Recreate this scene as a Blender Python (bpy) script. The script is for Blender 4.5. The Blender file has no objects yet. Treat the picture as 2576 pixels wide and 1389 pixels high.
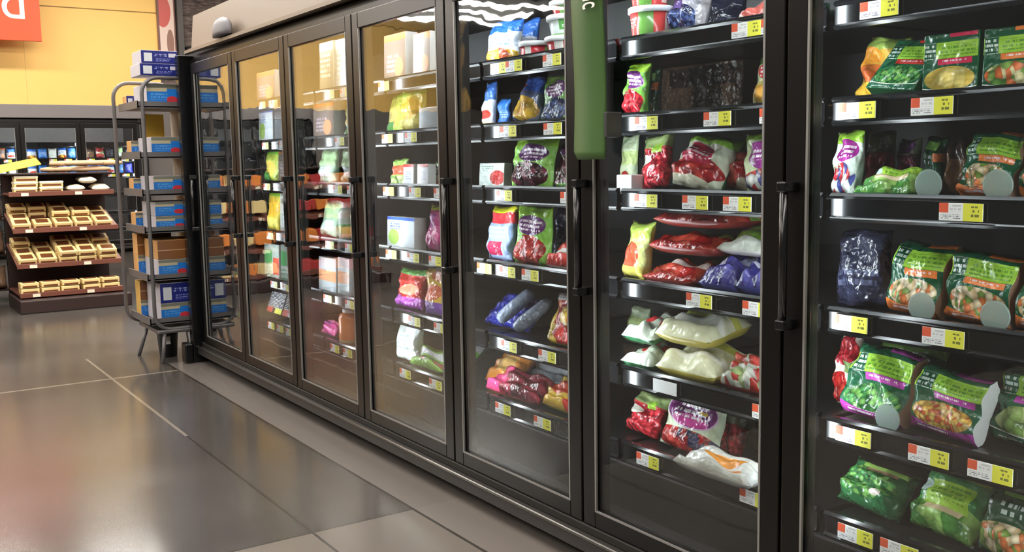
import bpy, bmesh, math, random
from mathutils import Vector, Matrix
random.seed(7)
sc = bpy.context.scene
col = sc.collection
PI = math.pi

# ---------------------------------------------------------------- camera
CAM = Vector((0, 0, 1.25))
FPX = 2503.4
FW = Vector((-.8263, .5511, -.1160)); RT = Vector((.5559, .8311, -.0172)); UP = Vector((-.0869, .0787, .9931))
FW.normalize(); RT = (RT - FW*RT.dot(FW)).normalized(); UP = RT.cross(FW).normalized()
cd = bpy.data.cameras.new('camera'); cam = bpy.data.objects.new('camera', cd); col.objects.link(cam)
M = Matrix((RT, UP, -FW)).transposed().to_4x4(); M.translation = CAM
cam.matrix_world = M
cd.sensor_width = 36; cd.lens = FPX*36/2576; cd.clip_start = .05; cd.clip_end = 100
sc.camera = cam

def ray(u, v): return FW + RT*((u-1288)/FPX) - UP*((v-694.5)/FPX)
def on_y(u, v, Y): d = ray(u, v); return CAM + d*(Y/d.y)
def on_x(u, v, X): d = ray(u, v); return CAM + d*(X/d.x)

# ---------------------------------------------------------------- materials
def lin(c):
    return tuple((x/255/12.92 if x/255 <= .04045 else ((x/255+.055)/1.055)**2.4) for x in c)
_m = {}
def newmat(name):
    m = bpy.data.materials.new(name); m.use_nodes = True
    return m, m.node_tree.nodes, m.node_tree.links, m.node_tree.nodes['Principled BSDF']
def mat(name, c, rough=.5, metal=0., spec=.5, bump=0, bscale=30, var=0):
    k = name
    if k in _m: return _m[k]
    m, N, L, b = newmat(name)
    b.inputs['Base Color'].default_value = (*lin(c), 1); b.inputs['Roughness'].default_value = rough
    b.inputs['Metallic'].default_value = metal; b.inputs['Specular IOR Level'].default_value = spec
    if bump or var:
        tc = N.new('ShaderNodeTexCoord'); n = N.new('ShaderNodeTexNoise'); n.inputs['Scale'].default_value = bscale
        n.inputs['Detail'].default_value = 3; L.new(tc.outputs['Object'], n.inputs['Vector'])
        if bump:
            bp = N.new('ShaderNodeBump'); bp.inputs['Strength'].default_value = bump; bp.inputs['Distance'].default_value = .02
            L.new(n.outputs['Fac'], bp.inputs['Height']); L.new(bp.outputs['Normal'], b.inputs['Normal'])
        if var:
            mx = N.new('ShaderNodeMix'); mx.data_type = 'RGBA'
            mx.inputs[6].default_value = (*[x*(1-var) for x in lin(c)], 1); mx.inputs[7].default_value = (*[min(1, x*(1+var)) for x in lin(c)], 1)
            L.new(n.outputs['Fac'], mx.inputs[0]); L.new(mx.outputs[2], b.inputs['Base Color'])
    _m[k] = m
    return m
def emit(name, c, s):
    if name in _m: return _m[name]
    m, N, L, b = newmat(name)
    b.inputs['Base Color'].default_value = (.8, .8, .8, 1)
    b.inputs['Emission Color'].default_value = (*lin(c), 1); b.inputs['Emission Strength'].default_value = s
    _m[name] = m
    return m

class Nodes:
    """small builder for printed designs in UV space"""
    def __init__(s, N, L): s.N, s.L = N, L
    def lk(s, a, b):
        if isinstance(a, (int, float)): b.default_value = a
        else: s.L.new(a, b)
    def math(s, op, a, b=0.):
        n = s.N.new('ShaderNodeMath'); n.operation = op; s.lk(a, n.inputs[0]); s.lk(b, n.inputs[1]); return n.outputs[0]
    def vma(s, v, m, a):
        n = s.N.new('ShaderNodeVectorMath'); n.operation = 'MULTIPLY_ADD'; s.L.new(v, n.inputs[0]); n.inputs[1].default_value = m; n.inputs[2].default_value = a; return n.outputs[0]
    def shape(s, uv, sep, sp):
        k = sp[0]
        if k == 'r':
            x0, y0, x1, y1 = sp[1:]; cx, cy, hx, hy = (x0+x1)/2, (y0+y1)/2, (x1-x0)/2, (y1-y0)/2
            v = s.vma(uv, (1/hx, 1/hy, 0), (-cx/hx, -cy/hy, 0))
            a = s.N.new('ShaderNodeVectorMath'); a.operation = 'ABSOLUTE'; s.L.new(v, a.inputs[0])
            q = s.N.new('ShaderNodeSeparateXYZ'); s.L.new(a.outputs[0], q.inputs[0])
            return s.math('LESS_THAN', s.math('MAXIMUM', q.outputs[0], q.outputs[1]), 1.)
        if k == 'e':
            cx, cy, rx, ry = sp[1:]
            v = s.vma(uv, (1/rx, 1/ry, 0), (-cx/rx, -cy/ry, 0))
            a = s.N.new('ShaderNodeVectorMath'); a.operation = 'LENGTH'; s.L.new(v, a.inputs[0])
            return s.math('LESS_THAN', a.outputs['Value'], 1.)
        if k == 'b':      # everything below a bowed edge
            y, amp = sp[1:]
            q = s.math('MULTIPLY_ADD', sep.outputs[0], 2.); s.N[-1].inputs[2].default_value = -1.
            h = s.math('MULTIPLY', s.math('MULTIPLY', q, q), amp)
            return s.math('LESS_THAN', sep.outputs[1], s.math('ADD', h, y))
def design(name, base, layers, rough=.22, bump=.55, coat=0.):
    """base colour + printed layers [(shape, fill)]; fill = colour | ('F',scale,[colours]) fruit | ('T',rows,colour) small print"""
    if name in _m: return _m[name]
    m, N, L, b = newmat(name); A = Nodes(N, L)
    tc = N.new('ShaderNodeTexCoord'); uv = tc.outputs['UV']
    sep = N.new('ShaderNodeSeparateXYZ'); L.new(uv, sep.inputs[0])
    cur = None
    for sp, fill in layers:
        mask = A.shape(uv, sep, sp)
        mx = N.new('ShaderNodeMix'); mx.data_type = 'RGBA'
        if cur is None: mx.inputs[6].default_value = (*lin(base), 1)
        else: L.new(cur, mx.inputs[6])
        if fill[0] == 'F':
            vo = N.new('ShaderNodeTexVoronoi'); vo.inputs['Scale'].default_value = fill[1]; L.new(uv, vo.inputs['Vector'])
            cr = N.new('ShaderNodeValToRGB'); cr.color_ramp.interpolation = 'CONSTANT'
            cs = fill[2]; el = cr.color_ramp.elements
            while len(el) < len(cs): el.new(.5)
            for i, c in enumerate(cs): el[i].position = i/len(cs); el[i].color = (*lin(c), 1)
            q = N.new('ShaderNodeSeparateColor'); L.new(vo.outputs['Color'], q.inputs[0]); L.new(q.outputs[0], cr.inputs[0])
            # darker rims where the pictured pieces meet
            rr = N.new('ShaderNodeMapRange'); rr.inputs[1].default_value = .15; rr.inputs[2].default_value = .75; rr.inputs[3].default_value = 1.12; rr.inputs[4].default_value = .45
            L.new(vo.outputs['Distance'], rr.inputs[0])
            vm = N.new('ShaderNodeVectorMath'); vm.operation = 'SCALE'; L.new(cr.outputs[0], vm.inputs[0]); L.new(rr.outputs[0], vm.inputs['Scale'])
            L.new(vm.outputs[0], mx.inputs[7])
        elif fill[0] == 'T':
            mx.inputs[7].default_value = (*lin(fill[2]), 1)
            row = A.math('MULTIPLY', sep.outputs[1], float(fill[1])); fr = A.math('FRACT', row)
            on = A.math('LESS_THAN', fr, .58)
            nz = N.new('ShaderNodeTexNoise'); nz.inputs['Scale'].default_value = 1.; nz.inputs['Detail'].default_value = 2
            cx = N.new('ShaderNodeCombineXYZ'); L.new(A.math('MULTIPLY', sep.outputs[0], fill[1]*2.4), cx.inputs[0])
            L.new(A.math('MULTIPLY', A.math('FLOOR', row), 3.7), cx.inputs[1]); L.new(cx.outputs[0], nz.inputs['Vector'])
            mask = A.math('MULTIPLY', mask, A.math('MULTIPLY', on, A.math('GREATER_THAN', nz.outputs['Fac'], .46)))
        else:
            mx.inputs[7].default_value = (*lin(fill), 1)
        L.new(mask, mx.inputs[0]); cur = mx.outputs[2]
    if cur is None: b.inputs['Base Color'].default_value = (*lin(base), 1)
    else: L.new(cur, b.inputs['Base Color'])
    b.inputs['Roughness'].default_value = rough
    b.inputs['Coat Weight'].default_value = coat; b.inputs['Coat Roughness'].default_value = .12
    if bump:
        nz = N.new('ShaderNodeTexNoise'); nz.inputs['Scale'].default_value = 26; nz.inputs['Detail'].default_value = 2
        L.new(tc.outputs['Object'], nz.inputs['Vector'])
        bp = N.new('ShaderNodeBump'); bp.inputs['Strength'].default_value = bump; bp.inputs['Distance'].default_value = .03
        L.new(nz.outputs['Fac'], bp.inputs['Height']); L.new(bp.outputs['Normal'], b.inputs['Normal'])
    _m[name] = m
    return m

def glass_mat():
    m = bpy.data.materials.new('door_glass'); m.use_nodes = True
    N, L = m.node_tree.nodes, m.node_tree.links; N.clear()
    o = N.new('ShaderNodeOutputMaterial'); t = N.new('ShaderNodeBsdfTransparent'); g = N.new('ShaderNodeBsdfGlossy'); mx = N.new('ShaderNodeMixShader')
    t.inputs[0].default_value = (.95, .97, .96, 1); g.inputs['Roughness'].default_value = .015
    ge = N.new('ShaderNodeNewGeometry')
    vd = N.new('ShaderNodeVectorMath'); vd.operation = 'DOT_PRODUCT'; L.new(ge.outputs['True Normal'], vd.inputs[0]); L.new(ge.outputs['Incoming'], vd.inputs[1])
    A = Nodes(N, L)
    c = A.math('SUBTRACT', 1., A.math('ABSOLUTE', vd.outputs['Value']))
    f = A.math('ADD', A.math('MULTIPLY', A.math('POWER', c, 5.), .95), .02)
    f1 = A.math('SUBTRACT', 1., f); f = A.math('SUBTRACT', 1., A.math('POWER', f1, 3.5))     # several panes of a sealed unit
    tc = N.new('ShaderNodeTexCoord'); nz = N.new('ShaderNodeTexNoise'); nz.inputs['Scale'].default_value = 5; L.new(tc.outputs['Object'], nz.inputs['Vector'])
    bp = N.new('ShaderNodeBump'); bp.inputs['Strength'].default_value = .02; bp.inputs['Distance'].default_value = .05
    L.new(nz.outputs['Fac'], bp.inputs['Height']); L.new(bp.outputs['Normal'], g.inputs['Normal'])
    L.new(f, mx.inputs[0]); L.new(t.outputs[0], mx.inputs[1]); L.new(g.outputs[0], mx.inputs[2]); L.new(mx.outputs[0], o.inputs[0])
    return m
GLASS = glass_mat()

# ---------------------------------------------------------------- mesh helpers
def add_box(bm, x0, x1, y0, y1, z0, z1, bev=0., mi=0):
    b2 = bmesh.new()
    bmesh.ops.create_cube(b2, size=1)
    for v in b2.verts: v.co = Vector(((x0+x1)/2+v.co.x*(x1-x0), (y0+y1)/2+v.co.y*(y1-y0), (z0+z1)/2+v.co.z*(z1-z0)))
    if bev: bmesh.ops.bevel(b2, geom=b2.edges[:], offset=bev, segments=2, affect='EDGES', profile=.5)
    merge(bm, b2, mi)
def merge(bm, b2, mi=0):
    mp = {v: bm.verts.new(v.co) for v in b2.verts}
    for f in b2.faces:
        try:
            nf = bm.faces.new([mp[v] for v in f.verts]); nf.material_index = mi or f.material_index; nf.smooth = f.smooth
        except ValueError: pass
    b2.free()
def add_tube(bm, pts, r, n=10, close=False):
    pts = [Vector(p) for p in pts]; rings = []
    K = len(pts)
    for i, p in enumerate(pts):
        if close: d = pts[(i+1) % K]-pts[i-1]
        else: d = pts[min(i+1, K-1)]-pts[max(i-1, 0)]
        d.normalize()
        a = Vector((0, 0, 1)) if abs(d.z) < .9 else Vector((1, 0, 0))
        if i and False: pass
        s = d.cross(a).normalized(); t = s.cross(d)
        if rings and s.dot(ps) < 0: s, t = -s, -t
        ps = s
        rad = r[i] if isinstance(r, (list, tuple)) else r
        rings.append([bm.verts.new(p + (s*math.cos(2*PI*k/n)+t*math.sin(2*PI*k/n))*rad) for k in range(n)])
    for i in range(K if close else K-1):
        A, B = rings[i], rings[(i+1) % K]
        # best alignment of the next ring
        o = min(range(n), key=lambda o: (A[0].co-B[o].co).length)
        for k in range(n):
            f = bm.faces.new((A[k], A[(k+1) % n], B[(k+1+o) % n], B[(k+o) % n])); f.smooth = True
    if not close:
        bm.faces.new(rings[0][::-1]); bm.faces.new(rings[-1])
def add_lathe(bm, prof, n=28, c=(0, 0, 0), mi=0, uvl=None):
    rings = []
    for r, z in prof: rings.append([bm.verts.new((c[0]+r*math.cos(2*PI*k/n), c[1]+r*math.sin(2*PI*k/n), c[2]+z)) for k in range(n)])
    z0, z1 = prof[0][1], prof[-1][1]
    for i in range(len(prof)-1):
        for k in range(n):
            f = bm.faces.new((rings[i][k], rings[i][(k+1) % n], rings[i+1][(k+1) % n], rings[i+1][k])); f.smooth = True; f.material_index = mi
            if uvl:
                for lp, (kk, ii) in zip(f.loops, ((k, i), (k+1, i), (k+1, i+1), (k, i+1))):
                    lp[uvl].uv = ((kk/n*2) % 1.0001, (prof[ii][1]-z0)/(z1-z0))
    f = bm.faces.new(rings[0][::-1]); f.material_index = mi
    f = bm.faces.new(rings[-1]); f.material_index = mi
def obj(name, bm, mats, parent=None, loc=None, rz=0):
    bmesh.ops.recalc_face_normals(bm, faces=bm.faces[:])
    me = bpy.data.meshes.new(name); bm.to_mesh(me); bm.free()
    for m in (mats if isinstance(mats, (list, tuple)) else [mats]): me.materials.append(m)
    o = bpy.data.objects.new(name, me); col.objects.link(o)
    if parent: o.parent = parent
    if loc: o.location = loc
    if rz: o.rotation_euler.z = rz
    return o
def thing(name, label, cat, loc=(0, 0, 0), rz=0, group=None):
    o = bpy.data.objects.new(name, None); col.objects.link(o); o.location = loc; o.rotation_euler.z = rz; o.empty_display_size = .1
    return tag(o, label, cat, group)
def tag(o, label, cat, group=None, kind=None):
    o['label'] = label; o['category'] = cat
    if group: o['group'] = group
    if kind: o['kind'] = kind
    return o
def struct(name, bm, m):
    o = obj(name, bm, m); o['kind'] = 'structure'; return o
def part_box(name, m, parent, *dims, bev=0.):
    bm = bmesh.new(); add_box(bm, *dims, bev=bev); return obj(name, bm, m, parent)
def copy_tree(o, parent=None):
    c = o.copy(); col.objects.link(c)
    if parent: c.parent = parent
    for ch in o.children: copy_tree(ch, c)
    return c
def text_mesh(name, body, size, m, parent, mw, extrude=.002):
    cu = bpy.data.curves.new(name, 'FONT'); cu.body = body; cu.size = size; cu.extrude = extrude; cu.align_x = 'LEFT'; cu.align_y = 'BOTTOM_BASELINE'
    t = bpy.data.objects.new('tmp_text', cu); col.objects.link(t)
    dg = bpy.context.evaluated_depsgraph_get(); dg.update()
    me = bpy.data.meshes.new_from_object(t.evaluated_get(dg)); me.name = name
    bpy.data.objects.remove(t); me.materials.clear(); me.materials.append(m)
    o = bpy.data.objects.new(name, me); col.objects.link(o); o.parent = parent; o.matrix_local = mw
    return o

ORD = ['first', 'second', 'third', 'fourth', 'fifth', 'sixth', 'seventh', 'eighth', 'ninth', 'tenth', 'eleventh', 'twelfth']
# ---------------------------------------------------------------- shared colours
black_gloss = mat('black_gloss', (16, 16, 18), .22, 0, .6)
black_matt = mat('black_liner', (15, 16, 17), .45)
shelf_m = mat('shelf_black', (18, 19, 20), .35)
rail_m = mat('rail_black', (10, 11, 13), .14, 0, .35)
frame_m = mat('door_frame_metal', (34, 31, 29), .30, .6)
grey_strip = mat('grey_edge_strip', (150, 148, 145), .4, .4)
bumper_m = mat('bumper_steel', (120, 118, 114), .35, .9)
dark_plinth = mat('dark_plinth', (46, 42, 39), .5)
LED = emit('led_strip', (240, 248, 255), 72)

# ---------------------------------------------------------------- setting
XW = -15.3
def floor_mat():
    m, N, L, b = newmat('polished_concrete'); A = Nodes(N, L)
    ge = N.new('ShaderNodeNewGeometry'); P = ge.outputs['Position']
    n1 = N.new('ShaderNodeTexNoise'); n1.inputs['Scale'].default_value = .9; n1.inputs['Detail'].default_value = 5; L.new(P, n1.inputs['Vector'])
    n2 = N.new('ShaderNodeTexNoise'); n2.inputs['Scale'].default_value = 14; n2.inputs['Detail'].default_value = 3; L.new(P, n2.inputs['Vector'])
    cr = N.new('ShaderNodeValToRGB'); e = cr.color_ramp.elements
    e[0].position = .3; e[0].color = (*lin((64, 60, 56)), 1); e[1].position = .72; e[1].color = (*lin((90, 85, 80)), 1)
    mix = A.math('ADD', A.math('MULTIPLY', n1.outputs['Fac'], .85), A.math('MULTIPLY', n2.outputs['Fac'], .15)); L.new(mix, cr.inputs[0])
    sp = N.new('ShaderNodeSeparateXYZ'); L.new(P, sp.inputs[0])
    cur = cr.outputs[0]
    def over(mask, c, cur):
        mx = N.new('ShaderNodeMix'); mx.data_type = 'RGBA'; L.new(mask, mx.inputs[0]); L.new(cur, mx.inputs[6]); mx.inputs[7].default_value = (*lin(c), 1); return mx.outputs[2]
    # smoother grey strip along the freezers
    st = A.math('MULTIPLY', A.math('GREATER_THAN', sp.outputs[1], 1.622), A.math('GREATER_THAN', sp.outputs[0], -6.4))
    slab_sheen = A.math('GREATER_THAN', sp.outputs[0], -3.104)  # near slab painted lighter, standing in for light reflected off the floor
    cur = over(A.math('MULTIPLY', slab_sheen, .6), (138, 128, 120), cur)
    cur = over(A.math('MULTIPLY', st, .85), (126, 118, 113), cur)
    def joint(axis, at, wdt, c, cur, lo=None, hi=None, cl=1):
        d = A.math('ABSOLUTE', A.math('SUBTRACT', sp.outputs[axis], at)); k = A.math('LESS_THAN', d, wdt)
        if lo is not None: k = A.math('MULTIPLY', k, A.math('GREATER_THAN', sp.outputs[cl], lo))
        if hi is not None: k = A.math('MULTIPLY', k, A.math('LESS_THAN', sp.outputs[cl], hi))
        return over(k, c, cur)
    cur = joint(1, 1.622, .006, (50, 44, 39), cur, -6.4, None, 0)
    cur = joint(1, 1.235, .005, (54, 48, 42), cur, -4.6, None, 0)
    cur = joint(1, 1.235, .008, (134, 124, 112), cur, -6.9, -4.6, 0)
    cur = joint(0, -3.104, .006, (50, 44, 39), cur, None, 1.622)
    cur = joint(0, -6.148, .013, (138, 128, 116), cur, None, 1.622)
    cur = joint(0, -9.19, .006, (56, 49, 43), cur); cur = joint(0, -12.2, .006, (56, 49, 43), cur)
    cur = joint(1, -1.8, .006, (56, 49, 43), cur)
    L.new(cur, b.inputs['Base Color'])
    rr = N.new('ShaderNodeMapRange'); rr.inputs[3].default_value = .13; rr.inputs[4].default_value = .24; L.new(n1.outputs['Fac'], rr.inputs[0]); L.new(rr.outputs[0], b.inputs['Roughness'])
    b.inputs['IOR'].default_value = 1.95
    return m
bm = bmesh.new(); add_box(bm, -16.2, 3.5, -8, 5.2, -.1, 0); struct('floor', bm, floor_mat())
bm = bmesh.new(); add_box(bm, -16.2, 3.5, -8, 5.2, 4.6, 4.7); struct('ceiling', bm, mat('ceiling_paint', (150, 146, 140), .8))
def wall_mat():
    m, N, L, b = newmat('yellow_wall_paint'); A = Nodes(N, L)
    ge = N.new('ShaderNodeNewGeometry'); sp = N.new('ShaderNodeSeparateXYZ'); L.new(ge.outputs['Position'], sp.inputs[0])
    g1 = A.math('LESS_THAN', A.math('ABSOLUTE', A.math('SUBTRACT', sp.outputs[2], 3.478)), .008)
    fr = A.math('FRACT', A.math('DIVIDE', A.math('ADD', sp.outputs[1], 12.43), 2.44)); g2 = A.math('MULTIPLY', A.math('LESS_THAN', fr, .003), .35)
    mx = N.new('ShaderNodeMix'); mx.data_type = 'RGBA'; L.new(A.math('MAXIMUM', g1, g2), mx.inputs[0])
    mx.inputs[6].default_value = (*lin((252, 204, 115)), 1); mx.inputs[7].default_value = (*lin((150, 110, 40)), 1)
    L.new(mx.outputs[2], b.inputs['Base Color']); b.inputs['Roughness'].default_value = .6
    return m
bm = bmesh.new(); add_box(bm, XW-.12, XW-.02, -5.6, 4.03, 2.10, 3.75); struct('wall_back', bm, wall_mat())
bm = bmesh.new(); add_box(bm, XW-.12, XW-.02, -8, -2.62, 0, 2.10); add_box(bm, XW-.12, XW-.02, 3.66, 5.2, 0, 2.1); add_box(bm, XW-.95, XW-.85, -8, 5.2, 0, 4.6); struct('wall_back_lower', bm, mat('grey_wall', (110, 104, 100), .7))
def dark_wall():
    m, N, L, b = newmat('dark_slatted_wall')
    ge = N.new('ShaderNodeNewGeometry'); mp = N.new('ShaderNodeMapping'); mp.inputs['Scale'].default_value = (1, 2.2, 9); L.new(ge.outputs['Position'], mp.inputs[0])
    n = N.new('ShaderNodeTexNoise'); n.inputs['Scale'].default_value = 3; n.inputs['Detail'].default_value = 5; L.new(mp.outputs[0], n.inputs['Vector'])
    cr = N.new('ShaderNodeValToRGB'); e = cr.color_ramp.elements
    e[0].position = .38; e[0].color = (*lin((58, 44, 40)), 1); e[1].position = .7; e[1].color = (*lin((128, 112, 104)), 1)
    L.new(n.outputs['Fac'], cr.inputs[0]); L.new(cr.outputs[0], b.inputs['Base Color']); b.inputs['Roughness'].default_value = .6
    return m
bm = bmesh.new(); add_box(bm, XW-.12, XW-.02, 4.03, 5.2, 2.1, 4.6); struct('wall_back_dark', bm, dark_wall())
bm = bmesh.new(); add_box(bm, -16.2, 3.5, 5.2, 5.3, 0, 4.6); struct('wall_right', bm, dark_wall())

# picture and cabinet on the dark end of the far wall
t = thing('framed_poster', 'tall red and cream framed poster at the end of the yellow wall', 'poster', (XW, 4.14, 2.58))
bm = bmesh.new(); add_box(bm, 0, .05, -.13, .13, 0, 1.5, .006); obj('frame', bm, mat('poster_frame', (120, 84, 74), .5), t)
pm = design('poster_print', (226, 200, 186), [(('e', .25, .62, .55, .16), (200, 92, 84)), (('r', 0, .0, 1, .1), (214, 170, 152)), (('e', .7, .3, .25, .14), (150, 110, 96)), (('r', .3, .02, .7, .2), (240, 220, 208))], .5, 0)
bm = bmesh.new(); uvl = bm.loops.layers.uv.new(); vs = [bm.verts.new(p) for p in ((.054, -.105, .03), (.054, .105, .03), (.054, .105, 1.47), (.054, -.105, 1.47))]; f = bm.faces.new(vs)
for lp, q in zip(f.loops, ((0, 0), (1, 0), (1, 1), (0, 1))): lp[uvl].uv = q
obj('print', bm, pm, t)
bm = bmesh.new(); add_box(bm, XW-.02, XW+.1, 4.29, 4.37, 0, 4.6); struct('trim_1', bm, mat('grey_column', (84, 80, 76), .5))
t = thing('wall_cabinet', 'dark grey box mounted on the dark wall above the freezer end', 'cabinet', (XW, 4.40, 2.62))
part_box('body', mat('cabinet_grey', (74, 72, 76), .5), t, 0, .25, 0, .36, 0, .36, bev=.01); part_box('lid', mat('cabinet_lid', (50, 46, 44), .5), t, -.01, .27, -.01, .37, .36, .385, bev=.005)

# orange hanging sign
o_m = mat('sign_orange', (232, 84, 42), .55)
sx = -14.9; sr = on_x(105, 105, sx); 
t = thing('hanging_sign', 'orange hanging department sign in front of the yellow wall', 'sign', (sx, sr.y-2.2, sr.z))
part_box('panel', o_m, t, -.02, .02, 0, 2.2, 0, .95, bev=.004)
for yy in (.3, 1.9):
    bm = bmesh.new(); add_tube(bm, [(0, yy, .95), (0, yy, 4.6-sr.z)], .004, 6); obj('hanging_wire', bm, grey_strip, t)
white_letter = mat('sign_white', (250, 246, 240), .5)
text_mesh('lettering', 'Food', .66, white_letter, t, Matrix.Translation((.021, .675, .285)) @ Matrix(((0, 0, 1, 0), (1, 0, 0, 0), (0, 1, 0, 0), (0, 0, 0, 1))))

# ---------------------------------------------------------------- ceiling strip lights
strip_e = emit('strip_tube', (255, 249, 240), 57)
def strip_light(x, y, z, ln):
    t = thing('strip_light', 'long white ceiling strip light, mirrored in the freezer glass or added as fill', 'ceiling light', (x, y, z), 0, 'ceiling strip lights')
    part_box('housing', mat('fixture_white', (225, 225, 222), .5), t, -.11, .11, -ln/2, ln/2, .02, .09, bev=.008)
    part_box('diffuser', strip_e, t, -.09, .09, -ln/2+.02, ln/2-.02, 0, .021)
    for s in (-1, 1):
        bm = bmesh.new(); add_tube(bm, [(0, s*ln*.38, .09), (0, s*ln*.38, 4.6-z)], .005, 6); obj('hanging_rod', bm, grey_strip, t)
for x in (-12.3, -11.6, -10.9): strip_light(x, -3.3, 3.2, 2.2)
for x in (-13.4, -10.6, -7.8, -5.0, -2.2, .6):
    for y in (.4, 3.4): strip_light(x, y, 4.1, 2.4)
for x in (-13.6, -7.8, -5.0, -2.2, .6): strip_light(x, -3.0, 4.1, 2.4)  # the one nearest the yellow wall is added to brighten it
strip_light(-7.2, 1.75, 4.1, 2.0); strip_light(-8.2, 1.6, 3.9, 2.0)  # both added out of view to brighten the bakery rack

# ---------------------------------------------------------------- freezers
W = .77794; RZ = [1.575, 1.351, 1.124, .849, .576, .333]
RY = .13        # price rail plane behind the glass plane
SHELF_TOP = .020
def freezer(label, loc, rz, n, handles=True):
    R = thing('freezer_case', label, 'freezer', loc, rz); Lx = n*W
    bm = bmesh.new()
    add_box(bm, -.06, Lx+.06, .86, .92, .05, 1.925); add_box(bm, -.06, Lx+.06, .02, .92, .05, .15)
    add_box(bm, -.06, Lx+.06, .02, .92, 1.885, 1.925); add_box(bm, -.06, -.0, .02, .9, .1, 1.9); add_box(bm, Lx, Lx+.06, .02, .9, .1, 1.9)
    obj('cabinet_shell', bm, black_matt, R)
    bm = bmesh.new()
    for xa, xb in ((-.13, -.061), (Lx+.061, Lx+.13)):
        bm = bmesh.new(); add_box(bm, xa, xb, -.075, .92, 0, 1.925, .006); ep = obj('end_panel', bm, black_gloss, R)
        part_box('bumper_foot', black_gloss, ep, xa-.01, xb+.012, -.13, -.076, 0, .13, bev=.01)
    part_box('plinth', dark_plinth, R, -.05, Lx+.05, .13, .9, 0, .08)
    bm = bmesh.new()   # ledge and bumper rail along the bottom
    add_box(bm, -.06, Lx+.06, -.05, .10, .055, .10, .004); add_box(bm, -.06, Lx+.06, -.02, .04, .10, .128, .004); obj('bottom_ledge', bm, dark_plinth, R)
    bm = bmesh.new(); add_tube(bm, [(-.06, -.052, .104), (Lx+.06, -.052, .104)], .006, 10); obj('bumper_rail', bm, bumper_m, R)
    part_box('inner_front_grille', mat('grille_black', (18, 18, 19), .42, 0, .4), R, 0, Lx, .12, .16, .15, .30, bev=.004)
    hs = part_box('header_fill_lamp', black_matt, R, 0, Lx, .035, .06, 1.855, 1.885)  # unseen lamp and strip added behind the header to brighten the bays
    part_box('light_strip', LED, hs, .03, Lx-.03, .0605, .068, 1.86, 1.88)
    part_box('header', frame_m, R, -.06, Lx+.06, .0, .03, 1.872, 1.895)
    for i in range(n+1):
        x = i*W
        mu = part_box('mullion', black_matt, R, x-.045, x+.045, .012, .055, .13, 1.89, bev=.003)
        bm = bmesh.new()
        if i > 0:
            add_box(bm, x-.036, x-.018, .055, .062, .36, 1.86)
            obj('light_strip', bm, LED, mu)
    for i in range(n):
        a, b = i*W+.004, (i+1)*W-.004; z0, z1 = .132, 1.868; sw = .058
        bm = bmesh.new()
        add_box(bm, a, a+sw, -.02, .008, z0, z1, .003); add_box(bm, b-sw, b, -.02, .008, z0, z1, .003)
        add_box(bm, a+sw, b-sw, -.02, .008, z0, z0+.055, .003); add_box(bm, a+sw, b-sw, -.02, .008, z1-.065, z1, .003)
        d = obj('glass_door', bm, frame_m, R)
        bm = bmesh.new()
        add_box(bm, a+sw, a+sw+.006, -.021, -.014, z0+.055, z1-.065); add_box(bm, b-sw-.006, b-sw, -.021, -.014, z0+.055, z1-.065); add_box(bm, a+sw, b-sw, -.021, -.014, z0+.049, z0+.055)
        obj('edge_strip', bm, grey_strip, d)
        part_box('glass_pane', GLASS, d, a+sw-.005, b-sw+.005, -.010, -.004, z0+.05, z1-.06)
        if handles:
            bm = bmesh.new(); hx = a+.026
            add_tube(bm, [(hx, -.055, .85), (hx, -.055, 1.19)], .010, 10)
            add_box(bm, hx-.014, hx+.014, -.066, -.019, .845, .87, .004); add_box(bm, hx-.014, hx+.014, -.066, -.019, 1.165, 1.19, .004)
            obj('handle', bm, black_gloss, d)
        for z in RZ:
            bm = bmesh.new(); add_box(bm, i*W+.012, (i+1)*W-.012, RY+.012, .84, z-.012, z+SHELF_TOP-.001, .003)
            s = obj('shelf', bm, shelf_m, R)
            bm = bmesh.new()      # ribbed price rail
            prof = [(RY+.016, z-.034), (RY+.004, z-.034), (RY-.002, z-.027), (RY+.004, z-.021), (RY+.004, z+.020), (RY-.003, z+.027), (RY+.004, z+.034), (RY+.016, z+.034)]
            A_ = [bm.verts.new((i*W+.012, y, zz)) for y, zz in prof]; B_ = [bm.verts.new(((i+1)*W-.012, y, zz)) for y, zz in prof]
            for k in range(len(prof)): bm.faces.new((A_[k], B_[k], B_[(k+1) % len(prof)], A_[(k+1) % len(prof)]))
            bm.faces.new(A_[::-1]); bm.faces.new(B_)
            obj('price_rail', bm, rail_m, s)
    return R
D = 1.843; XL = -6.251
freezer('long black glass-door freezer run along the aisle, lit inside', (XL, D, 0), 0, 8)
freezer('black glass-door freezer run against the far yellow wall', (XW, -2.588, 0), PI/2, 8)

# canopies above the doors
beige = mat('canopy_beige', (143, 128, 113), .42, .15, .5, .05, 3)
t = thing('freezer_canopy', 'pale beige metal canopy along the top of the aisle freezers', 'canopy', (XL, D, 1.9))
bm = bmesh.new()
prof = [(-.045, .028), (-.045, .046), (-.02, .052), (.0, .06), (.02, .26), (.06, .27), (.9, .27), (.9, .051), (-.01, .051), (-.01, .028)]
x0, x1 = -.02, 8*W+.1
A_ = [bm.verts.new((x0, y, z)) for y, z in prof]; B_ = [bm.verts.new((x1, y, z)) for y, z in prof]
for k in range(len(prof)): bm.faces.new((A_[k], B_[k], B_[(k+1) % len(prof)], A_[(k+1) % len(prof)]))
bm.faces.new(A_[::-1]); bm.faces.new(B_); obj('fascia', bm, beige, t)
t2 = thing('canopy_lamp', 'small grey rounded lamp housing on the beige canopy end', 'lamp', (-5.53, D-.005, 1.955))
bm = bmesh.new(); add_lathe(bm, [(.085, 0), (.088, .02), (.082, .06), (.06, .085), (.02, .098)], 20)
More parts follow.
